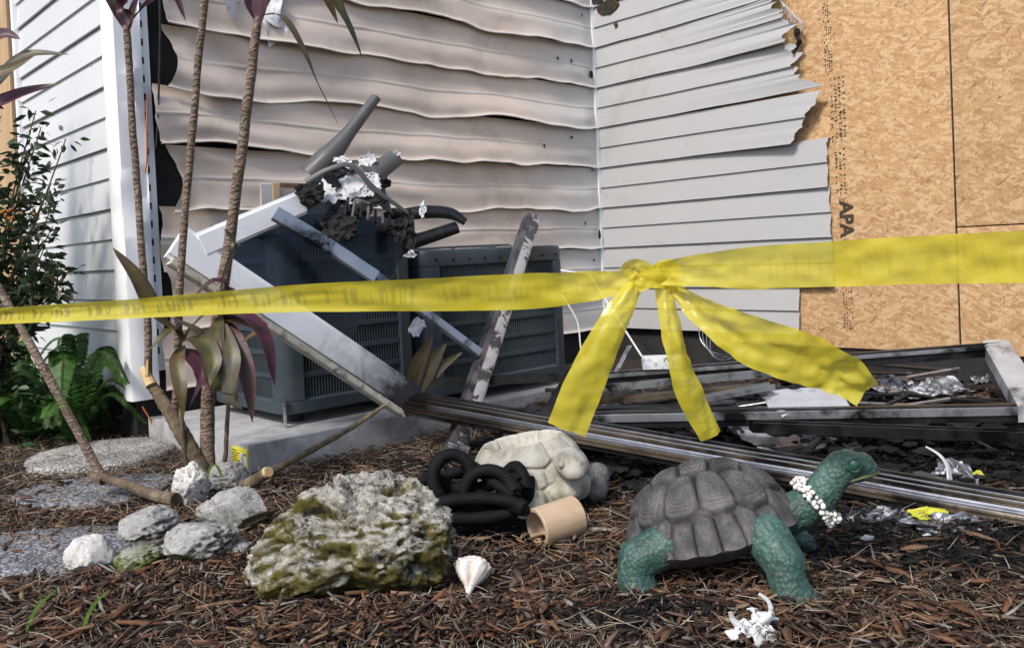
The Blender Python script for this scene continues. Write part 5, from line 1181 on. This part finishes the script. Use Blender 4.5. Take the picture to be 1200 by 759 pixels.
vf, C = leaf_cloud(cen, dr_, .048, .020, cc, rs); part('foliage', vf, M['shrub_leaf'], shrub, None, cols=C)['kind'] = 'stuff'
ob = M['orange'] = pmat('orange_berries', [(.3, (.38, .12, .02)), (.7, (.55, .22, .04))], 30, .5)
for i in range(14):
    c_ = D(12 + rs.normal(0, 9), 251 + rs.normal(0, 4), 3.2 + rs.normal(0, .02)); I = ico(1); part('berry', (I[0] * .006 + c_, I[1]), ob, shrub)

# ferns under the wall
M['fern'] = vcmat('fern', .5, .3, 60, 0, .002, (1, 1, 1), .3, .4)
def frond(p0, p1, lift, w_, rng, npin=22):
    P = spline([p0, (np.asarray(p0) + p1) / 2 + ZV * lift, p1], npin * 2); T, S, U = frames(P); cs, ds, ls = [], [], []
    parts = [tube(P[::2], np.linspace(.003, .001, npin), 4)]; cols = [np.tile([.06, .08, .02, 1], (len(parts[0][0]), 1))]
    for i in range(3, npin * 2 - 1):
        q = i / (npin * 2); ln = w_ * math.sin(math.pi * min(1, .18 + q * .82)) ** .8 + .006; wd = .55 * np.linalg.norm(P[1] - P[0]) * 1.6
        for sg in (-1, 1):
            d = S[i] * sg + T[i] * .45 - U[i] * .12; d /= np.linalg.norm(d); nrm = np.cross(d, T[i]); o = P[i]
            t2 = np.cross(nrm, d); t2 /= np.linalg.norm(t2)
            V = np.array([o, o + d * ln * .4 + t2 * wd * .5, o + d * ln * .8 + t2 * wd * .3 - ZV * .003, o + d * ln - ZV * .008, o + d * ln * .8 - t2 * wd * .3 - ZV * .003, o + d * ln * .4 - t2 * wd * .5])
            parts.append((V, [(0, 1, 2, 3, 4, 5)])); c_ = np.array([.034, .115, .022]) * rng.uniform(.55, 1.5) + np.array([.03, .03, 0]) * q; cols.append(np.tile([*c_, 1], (6, 1)))
    return cat(parts), np.concatenate(cols)
fb = [LWALL(t_, o_, 0) + [0, 0, .0] for t_, o_ in [(.72, .42), (.38, .30), (1.05, .55), (.14, .20), (.62, .22), (1.0, .25), (.30, .16)]]
flab = ['fern growing where the snapped stem crosses it', 'fern beside the corner post of the white wall', 'fern at the foot of the ti plant by the wall', 'small fern under the end of the corner post', 'fern under the wall faucet', 'fern under the leafy shrub', 'low fern tucked against the foundation near the faucet']
for i, p0 in enumerate(fb):
    fn = thing('fern', flab[i], 'fern', p0, 'ferns under the white wall')
    for j in range([13, 12, 10, 8, 12, 11, 8][i]):
        a = rs.uniform(0, 2 * math.pi) if j > 2 else -1.6 + rs.normal(0, .7); ln = rs.uniform(.32, .52) * (.6 if i in (3, 6) else 1); p1 = p0 + np.array([math.cos(a) * ln, math.sin(a) * ln * .8, rs.uniform(.02, .34)])
        vf, C = frond(p0 + ZV * .01, p1, rs.uniform(.10, .26), rs.uniform(.040, .062), rs); part('frond', vf, M['fern'], fn, None, cols=C)
# low leafy cover between the ferns
cen, dr_ = [], []
for _ in range(900):
    p = LWALL(rs.uniform(.05, 1.2), rs.uniform(.05, .4), 0); p[2] += rs.uniform(.0, .26); cen.append(p); dr_.append(rs.normal(size=3) * [1, 1, .4] + [0, -.3, .3])
cen = np.array(cen); u_ = rs.random((900, 1)); vf, C = leaf_cloud(cen, np.array(dr_), .05, .02, np.array([.008, .02, .007]) * (1 - u_) + np.array([.04, .11, .025]) * u_, rs)
solo('ground_cover', vf, M['shrub_leaf'], 'small dark green leaves filling in between the ferns', 'ground cover', kind='stuff', cols=C, ang=None)
# burnt sprigs by the strand board
for i, (x, y, h_) in enumerate([(895, 360, .12), (1142, 395, .14), (1040, 400, .05), (945, 385, .06), (1060, 404, .05)]):
    p = G(x, 418, .03); h_ = float(D(x, [345, 362, 390, 372, 392][i], p[1])[2] - p[2]); parts = [tube(spline([p, p + [.01 * math.sin(i * 3 + k), 0, h_ * .5], p + [.03 * math.sin(k * 2.2 + i), .02 * math.cos(k), h_ * (1 - .12 * k)]], 8), np.linspace(.005, .0015, 8), 5) for k in range(4)] + [crumple(p + [.02 * math.sin(k * 2.2 + i), .0, h_ * (.6 - .1 * k)], (.008, .006, .022), k + i, 1, 2) for k in range(3)]
    sp_ = thing('burnt_sprig', ['blackened plant sprig in front of the lowest grey siding', 'tall black burnt sprig against the strand board seam', 'low burnt sprig behind the lying frame', 'burnt sprig at the strand board edge', 'charred sprig at the foot of the strand board'][i], 'plant', p)
    part('twigs', cat(parts[:4]), M['char'], sp_)['kind'] = 'stuff'; part('buds', cat(parts[4:]), M['char'], sp_)['kind'] = 'stuff'

# ================================================================== mulch
M['mulch'] = vcmat('bark_mulch', .85, .45, 120, .5, .002, (1, 1, 1))
def chips(n_, xr, yr, lr, wr_, rng, pal, zoff=(.0, .02), tilt=.22, reject=None):
    x = rng.uniform(*xr, n_); y = rng.uniform(*yr, n_)
    # keep out of the house and the pad
    rel = np.stack([x, y], -1) - NC[:2]; sm = rel @ DM[:2]; dm_ = rel @ DR[:2]
    ok = ~((dm_ < -.0) & (sm > 0)) & ~((sm > .02) & (sm < 1.03) & (dm_ < .93)) & ~((sm > WL)) & ~((sm > 0) & (dm_ < 0))
    x, y = x[ok], y[ok]; n_ = len(x)
    ln = rng.uniform(*lr, n_) * rng.uniform(.5, 1.2, n_); wd = rng.uniform(*wr_, n_); th = wd * rng.uniform(.25, .6, n_)
    a = rng.uniform(0, 2 * np.pi, n_); ti_ = rng.normal(0, tilt, n_)
    T = np.stack([np.cos(a) * np.cos(ti_), np.sin(a) * np.cos(ti_), np.sin(ti_)], -1); up = np.stack([rng.normal(0, .35, n_), rng.normal(0, .35, n_), np.ones(n_)], -1)
    S = np.cross(T, up); S /= np.linalg.norm(S, axis=1)[:, None]; U = np.cross(S, T)
    c_ = np.stack([x, y, gh(x, y) + rng.uniform(*zoff, n_) + th * .4], -1); bend = rng.normal(0, .06, n_)
    V = np.zeros((n_, 12, 3))
    for si, (q, ws) in enumerate([(-.5, .55), (0.03, 1.0), (.5, .4)]):
        wj = ws * rng.uniform(.7, 1.2, n_); 
        ctr = c_ + T * (ln * q)[:, None] + S * (bend * ln * (1 - 4 * q * q))[:, None] + U * (bend * .5 * ln * (1 - 4 * q * q))[:, None]
        for ci, (su, uu) in enumerate([(-1, -1), (1, -1), (1, 1), (-1, 1)]):
            V[:, si * 4 + ci] = ctr + S * (su * wd * wj * .5)[:, None] + U * (uu * th * .5 * (ws ** .5))[:, None]
    f1 = []
    for s_ in range(2):
        for ci in range(4): f1.append((s_ * 4 + ci, s_ * 4 + (ci + 1) % 4, s_ * 4 + 4 + (ci + 1) % 4, s_ * 4 + 4 + ci))
    f1 += [(3, 2, 1, 0), (8, 9, 10, 11)]; f1 = np.array(f1)
    F = (f1[None] + (np.arange(n_) * 12)[:, None, None]).reshape(-1, 4)
    pal = np.array(pal); col = pal[rng.integers(0, len(pal), n_)] * rng.uniform(.6, 1.35, n_)[:, None]
    ch = charness(x, y); bl = rng.random(n_) < ch * .93; col[bl] = np.array([.010, .0095, .010]) * rng.uniform(.4, 1.8, bl.sum())[:, None]
    C = np.repeat(np.concatenate([col, np.ones((n_, 1))], 1), 12, 0)
    return V.reshape(-1, 3), F, C
def fast_mesh(name, V, F, C, mat):
    me = bpy.data.meshes.new(name); nv, nf = len(V), len(F); me.vertices.add(nv); me.vertices.foreach_set('co', V.astype(np.float32).ravel())
    me.loops.add(nf * 4); me.loops.foreach_set('vertex_index', F.astype(np.int32).ravel()); me.polygons.add(nf); me.polygons.foreach_set('loop_start', np.arange(0, nf * 4, 4, dtype=np.int32)); me.polygons.foreach_set('loop_total', np.full(nf, 4, np.int32))
    me.update(calc_edges=True); a = me.color_attributes.new('col', 'FLOAT_COLOR', 'POINT'); a.data.foreach_set('color', C.astype(np.float32).ravel()); me.materials.append(mat); me.validate(); return me
PAL = [tuple(.82 * q_ for q_ in c3) for c3 in [(.16, .072, .038), (.115, .052, .028), (.20, .105, .055), (.075, .038, .024), (.24, .145, .085), (.05, .03, .021), (.13, .09, .065), (.28, .20, .135), (.09, .06, .045), (.17, .09, .05), (.045, .027, .02), (.03, .018, .013), (.04, .022, .015)]]
PAL += [(.20, .19, .175)]
rm = np.random.default_rng(21)
A = chips(62000, (-2.5, 2.7), (1.25, 4.4), (.018, .055), (.0022, .0065), rm, PAL)
B = chips(8000, (-1.7, 1.9), (1.25, 2.9), (.035, .085), (.005, .011), rm, PAL, (.008, .026))
Cs = chips(20000, (-2.2, 2.2), (1.25, 3.6), (.03, .10), (.0010, .0022), rm, [(.34, .27, .19), (.27, .20, .13), (.20, .13, .08), (.40, .34, .27), (.12, .07, .04)], (.012, .034), .3)
E1 = chips(1100, (-.50, .02), (1.50, 1.66), (.02, .06), (.003, .009), rm, PAL, (.015, .048), .4); E2 = chips(900, (-1.0, -.35), (1.72, 2.0), (.02, .06), (.003, .009), rm, PAL, (.012, .035), .4); E3 = chips(700, (.2, .7), (1.50, 1.85), (.02, .05), (.003, .008), rm, PAL, (.012, .03), .4)
Cs = (np.concatenate([Cs[0], E1[0], E2[0], E3[0]]), np.concatenate([Cs[1], E1[1] + len(Cs[0]), E2[1] + len(Cs[0]) + len(E1[0]), E3[1] + len(Cs[0]) + len(E1[0]) + len(E2[0])]), np.concatenate([Cs[2], E1[2], E2[2], E3[2]]))
V = np.concatenate([A[0], B[0], Cs[0]]); F = np.concatenate([A[1], B[1] + len(A[0]), Cs[1] + len(A[0]) + len(B[0])]); C = np.concatenate([A[2], B[2], Cs[2]])
o = bpy.data.objects.new('mulch', fast_mesh('mulch', V, F, C, M['mulch'])); COL.objects.link(o); tag(o, 'shredded brown bark mulch covering the bed, burnt black below the strand board', 'mulch', kind='stuff')
# the largest chips in the foreground, each its own piece of the bed
for i in range(170):
    Vb, Fb, Cb = chips(1, (-1.0, 1.25), (1.42, 2.1), (.045, .10), (.009, .017), rm, PAL[:5] + PAL[6:10], (.016, .03), .15)
    if not len(Vb): continue
    cc = Vb.mean(0); me = fast_mesh('bark_chip', Vb - cc, Fb, Cb, M['mulch']); o = bpy.data.objects.new('bark_chip', me); COL.objects.link(o); o.location = cc; o.parent = GROUND
# charred litter: shards under and around the frames
def litter(n_, rng):
    parts, cols = [], []
    I = ico(1)
    for _ in range(n_):
        x, y = rng.uniform(-.1, 2.3), rng.uniform(2.25, 4.3); rel = np.array([x, y]) - NC[:2]
        if rel @ DM[:2] > WL - .05 or rel @ DR[:2] < .05: continue
        if charness(np.array(x), np.array(y)) < .25: continue
        far = sstep(2.4, 3.4, np.array(y)); s_ = rng.uniform(.008, .030) * (1 + .9 * float(far)); v_ = I[0] * (1 + .5 * fbm(I[0] * 1.7 + rng.uniform(0, 90), 2))[:, None] * s_ * rng.uniform([.5, .5, .12], [1.9, 1.9, .5])
        z = float(gh(x, y)) + rng.uniform(0, .05) * (1 + float(far)); parts.append((v_ + [x, y, z], I[1])); g = rng.choice([.004, .007, .012, .02, .07], p=[.38, .3, .2, .10, .02]); cols.append(np.tile([g, g, g * 1.06, 1], (len(v_), 1)))
    return cat(parts), np.concatenate(cols)
vf, C = litter(2600, rm); solo('burnt_litter', vf, vcmat('burnt_litter', .8, .5, 60, .7, .006), 'black burnt litter heaped below the strand board', 'debris', kind='stuff', cols=C, ang=None, smooth=False)
for i in range(46):
    x, y = rm.uniform(680, 1200), rm.uniform(425, 520); p = G(x, y, .06)
    if p[1] > 3.6: continue
    a = rm.uniform(0, 6.28); ln = rm.uniform(.05, .18); d = np.array([math.cos(a) * ln, math.sin(a) * ln * .6, rm.uniform(-.02, .04)])
    solo('charred_stick', tube(spline([p - d, p + [0, 0, .008], p + d], 8), np.linspace(.007, .003, 8) * rm.uniform(.6, 1.5), 6), M['char'], 'black charred stick lying loose in the burnt litter', 'charred stick', 'charred sticks in the litter')
lbl = ['white scrap in the mulch above the tortoise shell', 'white scrap beside the cut log', 'white curled scrap on the mulch near the tortoise front leg', 'pale scrap behind the tan ring']
for i, (x, y, w_, h_) in enumerate([(808, 545, .035, .03), (325, 540, .025, .02), (1018, 640, .03, .012), (1000, 590, .05, .02)]):
    p = gr(x, y); solo('vinyl_scrap', sheet(p + [0, 0, .03], (1, .2, 0), (0, .5, .8), w_, h_, .004, i + 1.7, 16, .002, .5), M['white_flake'], lbl[i], 'vinyl scrap')
p = gr(884, 752); ms_ = thing('melted_scrap', 'white melted plastic scrap with a curled prong in front of the green tortoise', 'plastic scrap', p)
part('sheet', sheet(p + [0, 0, .03], (1, .1, 0), (0, .6, .6), .08, .05, .007, 3.1, 30, .003, .7), M['white_flake'], ms_, None)
part('prong', tube(spline([p + [.012, 0, .04], p + [.03, 0, .055], p + [.028, .0, .075], p + [.012, 0, .09]], 14), np.linspace(.006, .003, 14), 7), M['white_flake'], ms_); part('prong', tube(spline([p + [-.02, 0, .03], p + [-.035, 0, .045], p + [-.04, 0, .06]], 8), np.linspace(.007, .004, 8), 7), M['white_flake'], ms_)

# dry grass edge in the foreground and a few green blades
def blades(n_, rng, xr, yr, hr, pal, w_=.003):
    x = rng.uniform(*xr, n_); y = rng.uniform(*yr, n_); h_ = rng.uniform(*hr, n_); a = rng.uniform(0, 6.28, n_); ln = h_ * rng.uniform(.2, .9, n_)
    b0 = np.stack([x, y, gh(x, y)], -1); mid = b0 + np.stack([np.cos(a) * ln * .35, np.sin(a) * ln * .35, h_ * .65], -1); tip = b0 + np.stack([np.cos(a) * ln, np.sin(a) * ln, h_], -1)
    S = np.stack([-np.sin(a), np.cos(a), 0 * a], -1) * w_ * .5; V = np.stack([b0 - S, b0 + S, mid + S * .8, mid - S * .8, tip + S * .15, tip - S * .15], 1)
    F = (np.array([(0, 1, 2, 3), (3, 2, 4, 5)])[None] + (np.arange(n_) * 6)[:, None, None]).reshape(-1, 4)
    col = np.array(pal)[rng.integers(0, len(pal), n_)] * rng.uniform(.7, 1.3, n_)[:, None]; return V.reshape(-1, 3), F, np.repeat(np.concatenate([col, np.ones((n_, 1))], 1), 6, 0)
g1 = blades(5200, rm, (-1.15, .15), (1.20, 1.53), (.008, .032), [(.30, .27, .22), (.22, .20, .15), (.38, .35, .30), (.10, .14, .05), (.16, .15, .10)], .0026)
o = bpy.data.objects.new('dry_grass', fast_mesh('dry_grass', *g1, M['shrub_leaf'])); COL.objects.link(o); tag(o, 'pale dry grass along the edge of the mulch bed', 'grass', kind='stuff')
for i, (x, y, h_, lean_) in enumerate([(28, 745, .09, .07), (95, 748, .085, .06), (245, 600, .05, .02), (262, 596, .04, -.02)]):
    p = gr(x, y) + [0, 0, .01 if i < 2 else .09]; vf, cc = leaf([p, p + [lean_ * .4, 0, h_ * .6], p + [lean_, 0, h_]], .009, ((.07, .15, .02), (.11, .21, .03), (.09, .18, .03)), 10, .1, (0, -1, .2), k=3)
    solo('grass_blade', vf, M['shrub_leaf'], ['green grass blade leaning at the corner of the mulch bed', 'green grass blade beside the thin brown twig', 'short green blade at the plant base', 'small green blade on the smooth grey rock'][i], 'grass blade', cols=cc, ang=None)

# ================================================================== barrier tape
def tape_mat():
    mt, t, b = newmat('yellow_barrier_tape'); tc = t.nodes.new('ShaderNodeAttribute'); tc.attribute_name = 'col'
    sp = t.nodes.new('ShaderNodeSeparateColor'); t.links.new(tc.outputs['Color'], sp.inputs[0])   # r: along (m), g: across 0..1, b: print amount
    v = coords(t); base_ = ramp(t, noise(t, v, 9, 4), [(.3, (.80, .68, .045)), (.7, (.86, .76, .09))]).outputs[0]
    # worn, illegible print: dark smudged bars along the middle of the tape
    cb = t.nodes.new('ShaderNodeCombineXYZ'); ml = t.nodes.new('ShaderNodeMath'); ml.operation = 'MULTIPLY'; t.links.new(sp.outputs[0], ml.inputs[0]); ml.inputs[1].default_value = 85; t.links.new(ml.outputs[0], cb.inputs[0]); m3 = t.nodes.new('ShaderNodeMath'); m3.operation = 'MULTIPLY'; t.links.new(sp.outputs[1], m3.inputs[0]); m3.inputs[1].default_value = .7; t.links.new(m3.outputs[0], cb.inputs[1])
    pn = ramp(t, noise(t, cb.outputs[0], 1.0, 1, .4), [(.50, (0, 0, 0)), (.58, (1, 1, 1))]).outputs[0]
    band = ramp(t, sp.outputs[1], [(.16, (0, 0, 0)), (.30, (1, 1, 1)), (.70, (1, 1, 1)), (.84, (0, 0, 0))]).outputs[0]
    m1 = mix(t, 1.0, pn, band, 'MULTIPLY'); m2 = t.nodes.new('ShaderNodeMath'); m2.operation = 'MULTIPLY'; t.links.new(m1, m2.inputs[0]); t.links.new(sp.outputs[2], m2.inputs[1])
    c_ = mix(t, m2.outputs[0], base_, (.30, .26, .09)); t.links.new(c_, b.inputs['Base Color']); b.inputs['Roughness'].default_value = .26
    tr = t.nodes.new('ShaderNodeBsdfTranslucent'); t.links.new(c_, tr.inputs[0]); mx = t.nodes.new('ShaderNodeMixShader'); mx.inputs[0].default_value = .45; t.links.new(b.outputs[0], mx.inputs[1]); t.links.new(tr.outputs[0], mx.inputs[2])
    tp = t.nodes.new('ShaderNodeBsdfTransparent'); tp.inputs[0].default_value = (1, .96, .55, 1); mx2 = t.nodes.new('ShaderNodeMixShader'); mx2.inputs[0].default_value = .17; t.links.new(mx.outputs[0], mx2.inputs[1]); t.links.new(tp.outputs[0], mx2.inputs[2])
    t.links.new(mx2.outputs[0], t.nodes['Material Output'].inputs[0]); bump(t, b, noise(t, coords(t, 'Object', (1, 1, 1)), 30, 2, .5), .12, .003)
    return mt
M['tape'] = tape_mat()
tape = thing('barrier_tape', 'yellow plastic barrier tape strung across the wreckage and knotted, loose ends hanging', 'barrier tape', D(752, 330, 1.72) * [1, 1, 0])
def ribbon(pts, wid, tilt, name, n_=60, k=13, wav=.006, prt=0.0, seed=1., fold=None, up=(0, -.05, 1), parent=None):
    """pts: 3-D points; wid/tilt lists along; tilt 0 = upright"""
    P = spline(pts, n_); q = np.linspace(0, 1, n_); wv_ = np.interp(q, np.linspace(0, 1, len(wid)), wid); tv = np.interp(q, np.linspace(0, 1, len(tilt)), tilt)
    T, S, U = frames(P, up); Wd = U * np.cos(tv)[:, None] + S * np.sin(tv)[:, None]; Nn = np.cross(T, Wd)
    e = np.linspace(-.5, .5, k); ee = e[None].repeat(n_, 0)
    A = P[:, None] + Wd[:, None] * (wv_[:, None] * ee)[..., None]
    nz = fbm(np.stack([q[:, None] * n_ * .13 + 0 * ee, ee * 2.4 + seed * 3, np.full_like(ee, seed)], -1), 3); A = A + Nn[:, None] * (wav * nz * 2)[..., None]
    if fold is not None: A = A + Nn[:, None] * (np.interp(q, np.linspace(0, 1, len(fold)), fold)[:, None] * (np.abs(ee * 2) ** 1.6 - .4))[..., None]
    V, F = grid(A); d = np.concatenate([[0], np.cumsum(np.linalg.norm(np.diff(P, axis=0), axis=1))])
    C = np.stack([d[:, None] + 0 * ee, ee + .5, (np.interp(q, np.linspace(0, 1, len(prt)), prt)[:, None] + 0 * ee if isinstance(prt, list) else np.full_like(ee, prt)), np.ones_like(ee)], -1).reshape(-1, 4)
    return part(name, (V, F), M['tape'], parent or tape, None, cols=C)
W = .080
ribbon([D(-330, 384, 2.75), D(-100, 376, 2.45), D(0, 370, 2.34), D(160, 361, 2.18), D(330, 350, 2.02), D(500, 345, 1.9), D(620, 341, 1.82), D(700, 334, 1.76), D(748, 326, 1.72)], [.042, .042, .044, .05, .064, W, W, .06, .03], [.15, .1, 0, .1, .2, .3, .2, .1, 0], 'left_run', 130, 13,   .004, [.7, .7, .65, .55, .35, .12, .1, .1], 2., [.012, .012, .012, .01, .006, .003, .002, .006, .01])
ribbon([D(750, 326, 1.72), D(800, 318, 1.66), D(880, 314, 1.58), D(1000, 308, 1.47), D(1100, 304, 1.38), D(1210, 300, 1.29), D(1500, 285, 1.1)], [.03, .055, W, W, W, W, W], [.0, .1, .15, .1, .15, .1, .1], 'right_run', 110, 13, .004, .12, 5., [.008, .004, .002, .002])
kn = [ribbon([D(733, 322, 1.70), D(742, 312, 1.69), D(756, 318, 1.685), D(765, 334, 1.69)], [.03, .036, .036, .028], [.3, .6, .2, 0], 'knot', 24, 9, .004, 0, 3.), ribbon([D(768, 318, 1.695), D(782, 313, 1.69), D(792, 326, 1.69), D(784, 342, 1.69)], [.026, .034, .034, .026], [0, .5, .2, -.3], 'knot', 24, 9, .004, 0, 4.), ribbon([D(745, 334, 1.69), D(765, 326, 1.68), D(790, 330, 1.69)], [.03, .04, .03], [.2, .0, .2], 'knot', 20, 9, .005, 0, 6.)]
sd_ = (0, -1, .15)
ribbon([D(748, 328, 1.71), D(728, 362, 1.69), D(704, 410, 1.68), D(682, 458, 1.69), D(664, 504, 1.71)], [.03, .052, .07, W, W], [1.57, 1.5, 1.4, 1.5, 1.55], 'hanging_end', 50, 13, .005, .0, 7., [.012, .012, .008, .006], up=sd_)
ribbon([D(776, 330, 1.70), D(786, 372, 1.68), D(797, 420, 1.67), D(810, 462, 1.68), D(834, 512, 1.70)], [.028, .042, .05, .056, .045], [1.57, 1.4, 1.2, 1.4, 1.6], 'hanging_end', 46, 13, .006, .25, 8., [.012, .016, .014, .01], up=sd_)
ribbon([D(790, 338, 1.69), D(835, 372, 1.64), D(885, 400, 1.60), D(940, 420, 1.58), D(985, 437, 1.57), D(1016, 460, 1.57)], [.03, .070, .100, .104, .09, .055], [.2, .1, .15, .25, .4, .4], 'hanging_end', 56, 15, .009, .1, 9., [.01, .008, .004, .010, .016])
